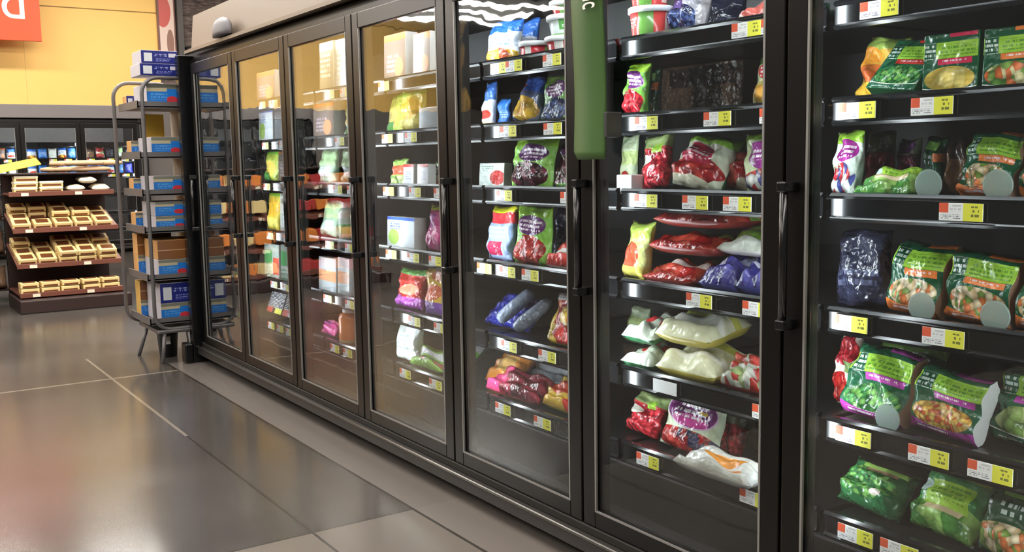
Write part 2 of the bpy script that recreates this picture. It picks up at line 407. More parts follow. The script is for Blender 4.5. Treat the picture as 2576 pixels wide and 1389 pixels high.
for v in bm.verts: v.co.x *= 1.6; v.co.y = v.co.y*.4-.039
obj('housing', bm, mat('lamp_grey', (120, 116, 120), .5), t2)
bm = bmesh.new(); add_box(bm, XW-.016, XW+.05, -2.72, 3.76, 1.94, 2.125, .006)
o = obj('freezer_canopy', bm, mat('far_canopy_grey', (128, 121, 120), .45, .1)); tag(o, 'grey fascia above the far wall freezers under the yellow wall', 'canopy')

# green sign on the mullion
gs = thing('aisle_flag_sign', 'long green sign strip hanging on the black mullion', 'sign', (-2.237, D-.078, 1.247))
bm = bmesh.new(); K = 14
def gxy(s): return (-.07+.14*s, -.012*math.sin(PI*s)-.006)
outline = []
for j in range(41):
    zz = j/40*.9
    l = 0.
    if zz < .03: l = .03-math.sqrt(max(0, .03**2-(.03-zz)**2))
    outline.append((zz, l))
fr_, bk = [], []
for zz, l in outline:
    r1, r2 = [], []
    for i in range(K+1):
        s = l/.14+(1-l/.14)*i/K; x, y = gxy(s)
        y += .006*math.sin(zz*9)
        r1.append(bm.verts.new((x, y, zz))); r2.append(bm.verts.new((x, y+.004, zz)))
    fr_.append(r1); bk.append(r2)
for j in range(40):
    for i in range(K):
        for Rr in (fr_, bk):
            f = bm.faces.new((Rr[j][i], Rr[j][i+1], Rr[j+1][i+1], Rr[j+1][i])); f.smooth = True
    for i in (0, K): bm.faces.new((fr_[j][i], fr_[j+1][i], bk[j+1][i], bk[j][i]))
for j in (0, 40):
    for i in range(K): bm.faces.new((fr_[j][i], fr_[j][i+1], bk[j][i+1], bk[j][i]))
obj('panel', bm, mat('sign_green', (66, 98, 46), .45), gs)
bm = bmesh.new(); add_box(bm, .068, .082, -.006, .05, .06, .13, .003); obj('clip', bm, mat('clear_clip', (70, 70, 68), .2), gs)
mw = Matrix.Translation((.008, -.0275, .905)) @ Matrix(((0, 1, 0, 0), (0, 0, -1, 0), (-.42, 0, 0, 0), (0, 0, 0, 1)))
lt = text_mesh('lettering', 'Organic', .112, white_letter, gs, mw, .001)
xs = [v.co.x for v in lt.data.vertices]; lt.location.z = .412+max(xs)*.42

# ---------------------------------------------------------------- packages
def pouch_mesh(w, h, th, lean=0., roll=0., gus=.0, lump=.012, seed=0, pinch=.06, nx=16, ny=20, gs=0., flat=False):
    """sealed bag: printed front (material 0), back and gusset (material 1); base at z=0, front towards -y"""
    rnd = random.Random(seed); ph = [rnd.uniform(0, 6.28) for _ in range(8)]; fq = [rnd.uniform(1.5, 4) for _ in range(8)]
    bm = bmesh.new(); uvl = bm.loops.layers.uv.new()
    def p(i, j, side):
        s = i/nx*2-1; t = j/ny; tt = t*2-1
        env = (max(0, 1-abs(s)**(4.5 if flat else 2.6))**(.45 if flat else .55))*(max(0, 1-abs(tt)**5)**.6)
        if t > .93: env *= max(0, (1-t)/.07)*.5
        if gs: env = max(env, gs*(max(0, 1-abs(tt)**5)**.6)*(1 if t < .9 else max(0, (1-t)/.1)))
        env *= (1+gus*(.5-t))
        ww = w/2*(1-pinch*(1-tt*tt)*.8)*(1+.02*math.sin(fq[0]*tt*2+ph[0]))
        lu = lump*(math.sin(fq[1]*s*2+ph[1]+fq[2]*tt)*.6+math.sin(fq[3]*tt*3+ph[2])*.5+math.sin((s+tt)*5+ph[3])*.35)*min(1, env*1.5)
        d = th/2*env+(lu if side < 0 else 0)*1.0
        if env <= 0: d = 0
        y = -d if side < 0 else d*.9
        z = h*t*(1-.0*abs(s))+h*.02*math.sin(s*3+ph[4])*t
        y += .02*h*math.sin(tt*2+ph[5])
        return Vector((ww*s, y, z))
    V = {}
    for side in (-1, 1):
        for i in range(nx+1):
            for j in range(ny+1):
                if side == 1 and ((i in (0, nx) and not gs) or j in (0, ny)): V[i, j, 1] = V[i, j, -1]
                else: V[i, j, side] = bm.verts.new(p(i, j, side))
    for side in (-1, 1):
        for i in range(nx):
            for j in range(ny):
                q = [(i, j), (i+1, j), (i+1, j+1), (i, j+1)]
                try: f = bm.faces.new([V[a, b, side] for a, b in q])
                except ValueError: continue
                f.smooth = True; f.material_index = 0 if side < 0 else 1
                for lp, (a, b) in zip(f.loops, q): lp[uvl].uv = (a/nx, b/ny)
    if gs:
        for i in (0, nx):
            for j in range(ny):
                q = []
                for v in (V[i, j, -1], V[i, j+1, -1], V[i, j+1, 1], V[i, j, 1]):
                    if v not in q: q.append(v)
                if len(q) > 2:
                    f = bm.faces.new(q); f.material_index = 1; f.smooth = False
    pose(bm, lean, roll)
    return bm
def pose(bm, lean, roll):
    R = Matrix.Rotation(-lean, 3, 'X') @ Matrix.Rotation(roll, 3, 'Y')
    for v in bm.verts: v.co = R @ v.co
    mz = min(v.co.z for v in bm.verts)
    for v in bm.verts: v.co.z -= mz
def carton_mesh(w, h, dp, lean=0., roll=0.):
    bm = bmesh.new(); uvl = bm.loops.layers.uv.new()
    b2 = bmesh.new(); add_box(b2, -w/2, w/2, 0, dp, 0, h, .003); merge(bm, b2)
    bm.normal_update()
    for f in bm.faces:
        f.material_index = 0 if f.normal.y < -.5 else 1
        for lp in f.loops: lp[uvl].uv = (lp.vert.co.x/w+.5, lp.vert.co.z/h)
    pose(bm, lean, roll); return bm
LIM, DG, PUR, MAG, PNK, ORG, RED = (150, 196, 62), (22, 84, 56), (98, 44, 108), (176, 62, 160), (214, 44, 88), (232, 128, 62), (196, 46, 40)
WHT = (236, 238, 234)
STRAW = ('F', 8, [(200, 40, 40), (178, 26, 34), (214, 70, 60)])
RASP = ('F', 14, [(196, 34, 50), (160, 22, 40), (216, 60, 70)])
BLUEB = ('F', 13, [(44, 58, 110), (30, 38, 80), (84, 104, 160)])
DARKCH = ('F', 9, [(88, 26, 46), (60, 16, 34), (120, 44, 66)])
BROC = ('F', 15, [(70, 140, 74), (40, 104, 52), (120, 176, 90)])
MIXV = ('F', 11, [(226, 196, 150), (120, 150, 70), (214, 120, 66), (232, 214, 180)])
PASTA = ('F', 17, [(224, 176, 84), (236, 198, 110), (204, 96, 56)])
MELON = ('F', 5, [(238, 184, 70), (222, 140, 50), (244, 206, 110)])
def veg(name, acc, food, wave=True):
    ly = [(('r', 0, .60, 1, .86), LIM), (('r', .02, .58, .24, .9), DG), (('r', .03, .60, .23, .86), ('T', 14, (210, 226, 220))), (('r', .3, .64, .95, .82), ('T', 16, (96, 148, 50))), (('r', .48, .93, .98, 1), acc), (('r', .28, .5, .9, .595), acc), (('r', .36, .525, .8, .575), ('T', 22, (246, 226, 236))), (('e', .5, .27, .46, .2), food)]
    if wave: ly += [(('b', .09, .06), acc), (('r', .1, .03, .6, .09), ('T', 24, (250, 236, 246)))]
    else: ly += [(('b', .10, .04), WHT), (('b', .085, .04), DG), (('r', .1, .02, .5, .07), ('T', 30, (180, 200, 190)))]
    return design(name, DG, ly)
def berry(name, base, oval, fruit, fy=.26, top=LIM, fscale=None):
    return design(name, base, [(('r', 0, .82, 1, 1), top), (('e', .5, .26, .44, .25), fruit), (('e', .55, .68, .36, .17), oval), (('r', .28, .58, .82, .78), ('T', 14, (240, 220, 238))), (('r', .05, .42, .4, .5), ('T', 26, (120, 150, 110)))])
def plain(name, c, layers=(), **k): return design(name, c, list(layers), **k)
DS = {
 'veg_orange': lambda: veg('bag_veg_orange', ORG, MIXV), 'veg_purple_broc': lambda: veg('bag_veg_purple_broccoli', MAG, BROC), 'veg_purple_pasta': lambda: veg('bag_veg_purple_pasta', MAG, PASTA),
 'veg_purple_sprout': lambda: veg('bag_veg_purple_sprouts', MAG, ('F', 6, [(150, 176, 100), (190, 204, 140), (110, 140, 70)]), False),
 'box_potato': lambda: veg('box_potato', PNK, ('F', 4, [(240, 208, 96), (246, 224, 130)]), False), 'box_mixed': lambda: veg('box_mixed', ORG, ('F', 8, [(140, 176, 90), (226, 120, 66), (232, 224, 170), (96, 140, 66)]), False),
 'box_broc': lambda: veg('box_broccoli', RED, BROC, False),
 'mango': lambda: plain('bag_mango', (206, 168, 70), [(('r', 0, .78, 1, 1), (150, 176, 84)), (('e', .2, .66, .3, .16), (226, 150, 50)), (('e', .6, .36, .4, .2), ('F', 4, [(206, 110, 50), (190, 90, 40)])), (('r', 0, 0, 1, .25), (222, 176, 60))]),
 'leafy': lambda: plain('bag_leafy', (34, 92, 52), [(('e', .4, .5, .5, .36), BROC), (('r', .2, .82, .9, .95), (140, 178, 84)), (('r', .3, .74, .8, .82), (176, 140, 110)), (('e', .68, .3, .1, .07), (200, 190, 180))]),
 'peas': lambda: plain('bag_peas', (60, 128, 70), [(('e', .5, .2, .6, .3), ('F', 5, [(120, 180, 80), (80, 150, 66), (160, 204, 110)])), (('r', .2, .35, .85, .72), (160, 200, 66)), (('r', .28, .45, .78, .68), ('T', 14, (110, 156, 56))), (('r', .25, .28, .8, .36), (206, 186, 150)), (('r', .35, .82, .95, .96), (150, 190, 70)), (('e', .1, .6, .12, .1), (190, 214, 206))]),
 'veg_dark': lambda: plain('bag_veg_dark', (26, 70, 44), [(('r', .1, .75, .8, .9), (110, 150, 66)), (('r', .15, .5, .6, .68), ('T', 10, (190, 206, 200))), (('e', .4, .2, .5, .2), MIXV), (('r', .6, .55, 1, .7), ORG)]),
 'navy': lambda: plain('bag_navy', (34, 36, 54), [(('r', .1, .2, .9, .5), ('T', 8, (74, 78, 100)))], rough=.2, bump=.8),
 'green_purple_back': lambda: plain('bag_green_purple', (34, 62, 42), [(('r', .1, .3, .7, .6), (140, 44, 130)), (('r', 0, .7, 1, .9), (78, 104, 50))]),
 'redwhite': lambda: plain('bag_red_white', (226, 216, 204), [(('e', .5, .75, .5, .22), RASP), (('e', .4, .25, .5, .2), STRAW), (('r', .5, .45, 1, .6), (120, 150, 90))]),
 'berry_purple_rasp': lambda: berry('bag_lime_raspberry', (128, 190, 84), PUR, RASP), 'berry_blue': lambda: berry('bag_lime_blueberry', (120, 178, 84), PUR, BLUEB), 'berry_cherry': lambda: berry('bag_lime_cherry', (150, 206, 98), PUR, DARKCH), 'berry_straw': lambda: berry('bag_lime_strawberry', (140, 200, 86), PUR, STRAW),
 'berry_redoval': lambda: berry('bag_red_oval', (196, 210, 168), (196, 60, 50), ('F', 4, [(228, 190, 90), (216, 160, 70)]), top=(120, 176, 84)),
 'berry_magenta': lambda: berry('bag_magenta_oval', (214, 226, 214), (160, 44, 140), ('F', 7, [(200, 50, 60), (70, 76, 140), (214, 224, 220)])),
 'triple': lambda: design('bag_triple_berry', (214, 226, 196), [(('r', 0, .9, 1, 1), (222, 222, 216)), (('e', .5, .18, .6, .2), ('F', 7, [(206, 44, 44), (186, 30, 36), (58, 52, 92), (220, 70, 60)])), (('e', .5, .66, .44, .27), (222, 190, 220)), (('e', .5, .665, .42, .25), (118, 40, 112)), (('e', .5, .52, .3, .1), (200, 60, 150)), (('r', .24, .56, .76, .86), ('T', 11, (238, 226, 240))), (('r', .62, .66, .78, .71), (220, 180, 60))]),
 'triple_lime': lambda: design('bag_triple_lime', (206, 222, 176), [(('r', 0, .86, 1, 1), LIM), (('e', .55, .18, .5, .18), ('F', 6, [(206, 44, 44), (90, 90, 150), (230, 230, 226)])), (('e', .62, .6, .42, .24), (150, 50, 140)), (('r', .3, .5, .9, .72), ('T', 11, (236, 222, 238)))]),
 'rasp_clear': lambda: plain('bag_rasp_clear', (182, 60, 60), [(('r', 0, .7, 1, 1), (150, 170, 110)), (('r', 0, 0, 1, .66), RASP), (('e', .2, .5, .3, .1), (214, 214, 200)), (('r', .5, .62, .8, .8), LIM)]),
 'straw_big': lambda: plain('bag_straw_big', (206, 214, 190), [(('r', 0, .74, 1, 1), (144, 196, 62)), (('e', .5, .25, .5, .24), STRAW), (('e', .45, .52, .36, .2), (190, 40, 74)), (('r', .2, .45, .7, .6), ('T', 14, (240, 214, 222))), (('e', .45, .06, .4, .07), (232, 228, 200))]),
 'straw_red': lambda: plain('bag_straw_red', (198, 44, 36), [(('r', 0, 0, 1, 1), ('F', 5, [(206, 48, 38), (178, 28, 28), (214, 80, 62)])), (('r', 0, .38, .9, .5), (232, 226, 220)), (('r', .7, .55, 1, .8), (150, 186, 84))], bump=.5),
 'straw_clear': lambda: plain('bag_straw_clear', (196, 190, 170), [(('r', 0, .8, 1, 1), (150, 190, 80)), (('e', .5, .32, .48, .32), STRAW), (('e', .3, .62, .3, .1), (224, 222, 210))]),
 'blue_pouch': lambda: plain('bag_blue_violet', (76, 74, 160), [(('r', 0, 0, 1, 1), ('F', 5, [(70, 66, 160), (96, 92, 178), (52, 48, 130)])), (('r', 0, .3, .35, .5), (200, 204, 230)), (('e', .7, .6, .2, .14), (206, 210, 236))], bump=.6),
 'greenwhite': lambda: plain('bag_green_white', (214, 222, 212), [(('e', .45, .5, .4, .3), (150, 196, 72)), (('e', .3, .48, .2, .12), (190, 200, 196))], bump=.5),
 'yellowgreen': lambda: plain('bag_yellow_green', (196, 204, 130), [(('r', 0, .7, 1, 1), (176, 200, 90)), (('e', .4, .4, .4, .24), (196, 80, 50)), (('r', 0, 0, 1, .2), (200, 190, 90))]),
 'palegreen': lambda: plain('bag_pale_green', (214, 230, 190), [(('r', 0, .45, 1, .7), (206, 226, 150)), (('e', .5, .2, .3, .15), (190, 60, 56))]),
 'pale_redspot': lambda: plain('bag_pale_red_spots', (196, 206, 188), [(('e', .3, .5, .16, .2), (190, 50, 50)), (('e', .7, .6, .14, .2), (150, 60, 60)), (('r', 0, .8, 1, 1), (110, 100, 96))]),
 'melon': lambda: plain('bag_cream_yellow', (226, 226, 190), [(('r', 0, .62, 1, .74), (196, 196, 90)), (('e', .5, .35, .5, .16), (240, 240, 226))], rough=.18, bump=.3),
 'tomato': lambda: plain('bag_red_green_white', (216, 216, 196), [(('r', 0, 0, 1, 1), ('F', 5, [(196, 50, 44), (222, 224, 208), (206, 80, 60), (170, 190, 130)]))], bump=.45),
 'white_orange': lambda: plain('bag_white_orange', (196, 196, 190), [(('e', .55, .55, .3, .22), (216, 140, 50)), (('e', .72, .2, .14, .1), (210, 130, 60)), (('e', .2, .3, .06, .05), (230, 230, 226))], rough=.2, bump=.5),
 'white_blue': lambda: plain('bag_white_blue', (226, 232, 240), [(('r', 0, .28, 1, .55), (60, 80, 150)), (('r', .2, .35, .9, .5), ('T', 12, (226, 232, 246))), (('r', .3, .0, 1, .25), (70, 160, 176))]),
 'clear_blueb': lambda: plain('bag_clear_blueberry', (150, 148, 156), [(('e', .4, .25, .5, .3), BLUEB), (('r', 0, .5, .4, .8), (92, 70, 130)), (('r', .9, 0, 1, 1), (176, 172, 176))], rough=.15, bump=.7),
 'tray_red': lambda: plain('bag_tray_red', (222, 200, 186), [(('r', 0, .55, .9, .8), (196, 60, 56)), (('e', .4, .2, .5, .2), (190, 90, 80))]),
 'bluetop': lambda: plain('bag_blue_orange', (214, 226, 240), [(('r', 0, .7, 1, 1), (46, 104, 190)), (('r', .1, .4, .8, .66), ('T', 12, (120, 150, 200))), (('e', .5, .18, .55, .18), ('F', 5, [(236, 150, 40), (200, 80, 40), (246, 200, 70)]))]),
 'bluewhite': lambda: plain('bag_blue_white', (220, 228, 240), [(('r', 0, .6, 1, 1), (60, 110, 190)), (('r', 0, .0, 1, .12), (220, 200, 150)), (('e', .5, .28, .4, .1), (200, 60, 50))]),
 'blue': lambda: plain('bag_blue', (56, 120, 204), [(('r', .1, .3, .9, .6), ('T', 12, (160, 196, 236)))]),
 'blueyellow': lambda: plain('bag_blue_yellow', (90, 100, 130), [(('r', .2, .62, 1, .9), (54, 96, 186)), (('e', .45, .25, .5, .24), ('F', 5, [(226, 180, 50), (206, 150, 40)])), (('r', 0, .6, .3, .75), (150, 70, 60))]),
 'rose_white': lambda: plain('box_white_rose', (216, 230, 224), [(('e', .75, .4, .3, .3), (190, 60, 60)), (('r', .1, .7, .6, .9), ('T', 12, (120, 160, 140)))]),
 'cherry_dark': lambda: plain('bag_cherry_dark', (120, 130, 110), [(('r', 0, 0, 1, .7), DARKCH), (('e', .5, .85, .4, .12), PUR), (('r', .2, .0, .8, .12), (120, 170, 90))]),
 'yellowred': lambda: plain('bag_yellow_top_red', (150, 170, 210), [(('r', 0, .88, 1, 1), (224, 222, 50)), (('r', 0, .68, 1, .88), (206, 50, 60)), (('r', .3, .1, .7, .35), (176, 40, 80)), (('r', .1, .4, .8, .62), ('T', 12, (200, 214, 240)))]),
 'redwhite_lie': lambda: plain('bag_red_white_lying', (214, 60, 56), [(('r', 0, .2, 1, .45), (236, 226, 226)), (('r', .1, .6, .9, .8), ('T', 10, (244, 220, 220)))]),
 'shinyblue': lambda: plain('bag_shiny_blue', (30, 42, 150), [(('r', .1, .55, .8, .8), ('T', 8, (70, 80, 170)))], rough=.15, bump=.7),
 'fruitmix': lambda: plain('bag_fruit_mix', (232, 200, 180), [(('r', 0, 0, 1, .86), ('F', 4, [(204, 46, 44), (238, 200, 70), (232, 120, 60), (216, 60, 56)])), (('r', 0, .86, 1, 1), (226, 222, 220))]),
 'orange_lie': lambda: plain('bag_orange', (226, 140, 44), [(('e', .5, .5, .3, .3), (240, 190, 110))], bump=.5),
 'magenta_lie': lambda: plain('bag_crimson', (150, 36, 62), [(('r', 0, 0, .3, 1), (206, 60, 116)), (('r', .3, 0, 1, 1), ('F', 6, [(140, 30, 50), (110, 24, 40), (170, 50, 76)]))], bump=.5),
 'grey_lie': lambda: plain('bag_grey_white', (186, 190, 196), [(('r', 0, .1, 1, .4), (140, 146, 154))], bump=.6),
 'yellowred_lie': lambda: plain('bag_yellow_red', (232, 190, 70), [(('e', .35, .55, .3, .25), (222, 80, 46)), (('r', .6, 0, 1, .5), (216, 60, 56)), (('e', .65, .75, .15, .1), (240, 226, 190))], bump=.4),
 'yellow_lime': lambda: plain('bag_yellow_lime', (226, 208, 80), [(('r', 0, .85, 1, 1), (140, 190, 60)), (('e', .5, .55, .4, .24), (240, 190, 60)), (('e', .65, .2, .22, .1), (90, 100, 60)), (('r', .1, .1, .9, .3), (238, 226, 120))]),
 'tealgreen': lambda: plain('bag_teal_lime', (120, 190, 150), [(('r', .3, 0, .9, .2), (190, 206, 90)), (('r', 0, .2, .4, .6), (200, 220, 214))]),
 'pinkbox': lambda: plain('box_white_pink', (128, 112, 104), [(('r', 0, .85, 1, 1), (226, 120, 70)), (('r', .15, .2, .7, .6), ('T', 10, (190, 170, 190))), (('e', .7, .3, .2, .2), (226, 150, 110))], bump=0),
 'greytub': lambda: plain('box_grey', (140, 144, 150), [(('r', .1, .3, .8, .8), ('T', 10, (150, 156, 166)))], bump=0),
 'redlidbox': lambda: plain('box_white_redlid', (222, 224, 236), [(('r', 0, .85, 1, 1), (206, 56, 50)), (('r', .2, .3, .8, .7), ('T', 10, (170, 176, 206)))], bump=0),
 'salad': lambda: plain('bag_salad', (150, 190, 90), [(('r', 0, .4, 1, .75), (206, 90, 60)), (('r', 0, 0, 1, .35), ('F', 6, [(120, 180, 70), (200, 214, 150)]))]),
 'plantbox': lambda: plain('box_white_blue_leaf', (196, 202, 206), [(('r', 0, .9, 1, 1), (60, 100, 190)), (('e', .25, .35, .2, .25), (150, 180, 90)), (('r', .1, .6, .5, .85), ('T', 12, (90, 120, 180)))], bump=0),
 'magentatall': lambda: plain('bag_magenta_yellow_top', (176, 50, 120), [(('r', 0, .88, 1, 1), (224, 216, 56)), (('r', .1, .5, .5, .8), (150, 60, 140)), (('e', .6, .3, .2, .15), (230, 120, 170))]),
 'redpurple': lambda: plain('bag_red_purple_base', (190, 40, 36), [(('r', 0, 0, 1, .3), (170, 70, 180)), (('r', 0, .85, 1, 1), (90, 150, 70)), (('e', .6, .5, .3, .14), (226, 150, 120))]),
 'yelloworange': lambda: plain('bag_yellow_orange', (222, 176, 60), [(('r', 0, 0, 1, .28), (130, 80, 180)), (('e', .4, .45, .35, .16), (216, 96, 50)), (('e', .6, .8, .3, .12), (206, 110, 60))]),
 'white': lambda: plain('bag_white', (226, 232, 230), [(('r', .2, .3, .8, .7), ('T', 10, (170, 190, 190)))]),
 'lime_lie': lambda: plain('bag_lime_lying', (140, 196, 86), [(('r', 0, .4, 1, .6), (216, 220, 226)), (('r', 0, .1, 1, .3), ('F', 8, [(130, 100, 140), (190, 120, 100), (140, 190, 80)]))], bump=.5),
 'palebox': lambda: plain('box_pale_cream', (116, 106, 84), [(('r', .1, .3, .8, .8), ('T', 10, (190, 170, 150)))], bump=0),
 'limebag': lambda: plain('bag_lime_yellow', (190, 206, 90), [(('r', 0, .85, 1, 1), (120, 180, 60)), (('e', .5, .4, .35, .25), (236, 206, 100)), (('r', 0, 0, .5, .3), (90, 160, 80))]),
 'mint': lambda: plain('bag_mint', (156, 184, 160), [(('r', 0, .5, 1, .9), (170, 206, 150)), (('r', .2, .2, .8, .45), (214, 222, 226))]),
 'whiteorange_box': lambda: plain('box_white_orange', (180, 186, 190), [(('r', 0, .3, 1, .62), (214, 150, 110)), (('r', .1, .65, .8, .9), ('T', 8, (170, 180, 190)))], bump=0),
 'navyberry': lambda: plain('bag_navy_berry', (70, 76, 120), [(('r', 0, 0, 1, .8), BLUEB)]),
 'greenredbox': lambda: plain('box_white_green_red', (176, 190, 180), [(('r', .0, .4, .55, .8), (80, 160, 90)), (('r', .6, .1, 1, .6), (206, 80, 60)), (('r', 0, 0, .5, .3), ('T', 8, (90, 150, 120)))], bump=0),
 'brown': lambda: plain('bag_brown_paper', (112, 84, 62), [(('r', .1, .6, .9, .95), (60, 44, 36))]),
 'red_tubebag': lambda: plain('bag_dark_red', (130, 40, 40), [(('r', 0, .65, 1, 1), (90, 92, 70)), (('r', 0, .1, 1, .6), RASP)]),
 'greyroll': lambda: plain('roll_grey_blue', (122, 132, 150), [(('r', 0, .2, 1, .8), ('T', 6, (120, 130, 150)))], rough=.2, bump=.6),
 'dots': lambda: plain('box_navy_dotted', (40, 44, 60), [(('r', 0, .25, 1, 1), ('T', 16, (222, 226, 232))), (('r', 0, 0, .4, .25), (190, 60, 60)), (('r', .55, 0, 1, .25), (210, 206, 90))], bump=0),
}
SIDE = {'g': mat('bag_side_green', (40, 96, 60), .3), 'w': mat('bag_side_white', (226, 226, 222), .35), 'b': mat('bag_side_brown', (140, 108, 84), .4), 'k': mat('bag_side_dark', (40, 40, 46), .35), 'r': mat('bag_side_red', (150, 50, 44), .3), 'y': mat('bag_side_yellow', (190, 176, 80), .3), 'u': mat('bag_side_blue', (60, 66, 140), .3), 's': mat('bag_side_silver', (176, 178, 182), .25, .4), 'c': mat('bag_side_cream', (214, 204, 176), .4)}
NAME = {'p': 'frozen_food_bag', 'c': 'frozen_food_carton'}
seedc = [0]
def place(kind, u0, v0, u1, v1, s, dz, lean, dsn, side, label, cat, yaw=0., roll=0., th=.06, free=False, name=None, group=None, front=False):
    """stand a package on shelf s (or on a pile when free) where the photograph shows it"""
    seedc[0] += 1
    Y = D+RY+.020+max(dz, 0); vm = (v0+v1)/2
    if front: Y = D+RY-.075
    a, b = on_y(u0, vm, Y), on_y(u1, vm, Y); zt = on_y((u0+u1)/2, v0, Y).z
    z0 = RZ[s]+SHELF_TOP
    if free: z0 = on_y((u0+u1)/2, v1, Y).z
    if front: z0 = RZ[s]+.037
    h = max(.04, zt-z0); w = abs(b.x-a.x)*.97; L_ = math.radians(lean)
    if front: ln = .10
    elif lean > 50: ln = min(.19, max(.12, h/math.cos(L_)*.8)); th = max(th, h*.72)
    else: ln = h/math.cos(L_)
    if kind == 'p':
        gs = .8 if (side in 'bw' and lean < 40 and 3 <= len(dsn) and dsn.startswith('veg')) or dsn == 'brown' else 0.
        if gs: th = max(th, .075)
        bm = pouch_mesh(w, ln, th, L_, math.radians(roll), .6 if lean < 40 and not gs else 0., gs=gs, lump=min(.014, th*(.22 if lean > 50 else .16)), seed=seedc[0], flat=lean > 50)
    else: bm = carton_mesh(w, ln, th, L_, math.radians(roll))
    ymin = min(v.co.y for v in bm.verts)
    if s > 0:
        top = RZ[s-1]-.016-z0; mz = max(v.co.z for v in bm.verts)
        if mz > top:
            for v in bm.verts: v.co.z *= top/mz
    o = obj(name or NAME[kind], bm, [DS[dsn](), SIDE[side]], None, ((a.x+b.x)/2, Y-ymin, z0), math.radians(yaw))
    tag(o, label, cat, group); PK.append((o, s, free, z0))
    return o
PK = []
B, CT = 'bag', 'carton'
def tub(u0, v0, u1, v1, s, dz, dsn, label, z0=None, yaw=0):
    Y = D+RY+.02+dz; vm = (v0+v1)/2; a, b = on_y(u0, vm, Y), on_y(u1, vm, Y); r = abs(b.x-a.x)/2*.86; Y += r; r *= 1.05
    zt = on_y((u0+u1)/2, v0, Y).z; z0 = z0 if z0 is not None else RZ[s]+SHELF_TOP; h = zt-z0
    t = thing('food_tub', label, 'tub', ((a.x+b.x)/2, Y, z0), yaw)
    bm = bmesh.new(); uvl = bm.loops.layers.uv.new(); add_lathe(bm, [(r*.80, 0), (r*.82, .004), (r*.95, h-.012)], 32, uvl=uvl); obj('tub_body', bm, dsn, t)
    bm = bmesh.new(); add_lathe(bm, [(r*.96, h-.018), (r*1.03, h-.017), (r*1.03, h-.003), (r*.98, h), (r*.9, h), (r*.88, h-.003)], 32); obj('lid', bm, mat('tub_lid_white', (236, 238, 240), .35), t)
    return z0+h
def jar(u0, v0, u1, v1, s, dz, dsn, cap, label):
    Y = D+RY+.03+dz; vm = (v0+v1)/2; a, b = on_y(u0, vm, Y), on_y(u1, vm, Y); r = abs(b.x-a.x)/2*.8; Y += r
    z0 = RZ[s]+SHELF_TOP; h = on_y((u0+u1)/2, v0, Y).z-z0
    t = thing('food_jar', label, 'jar', ((a.x+b.x)/2, Y, z0))
    bm = bmesh.new(); uvl = bm.loops.layers.uv.new(); add_lathe(bm, [(r*.92, 0), (r, .01), (r, h*.68), (r*.9, h*.78), (r*.62, h*.84)], 28, uvl=uvl); obj('jar_body', bm, dsn, t)
    bm = bmesh.new(); add_lathe(bm, [(r*.66, h*.83), (r*.68, h*.84), (r*.68, h*.98), (r*.62, h)], 24); obj('cap', bm, cap, t)

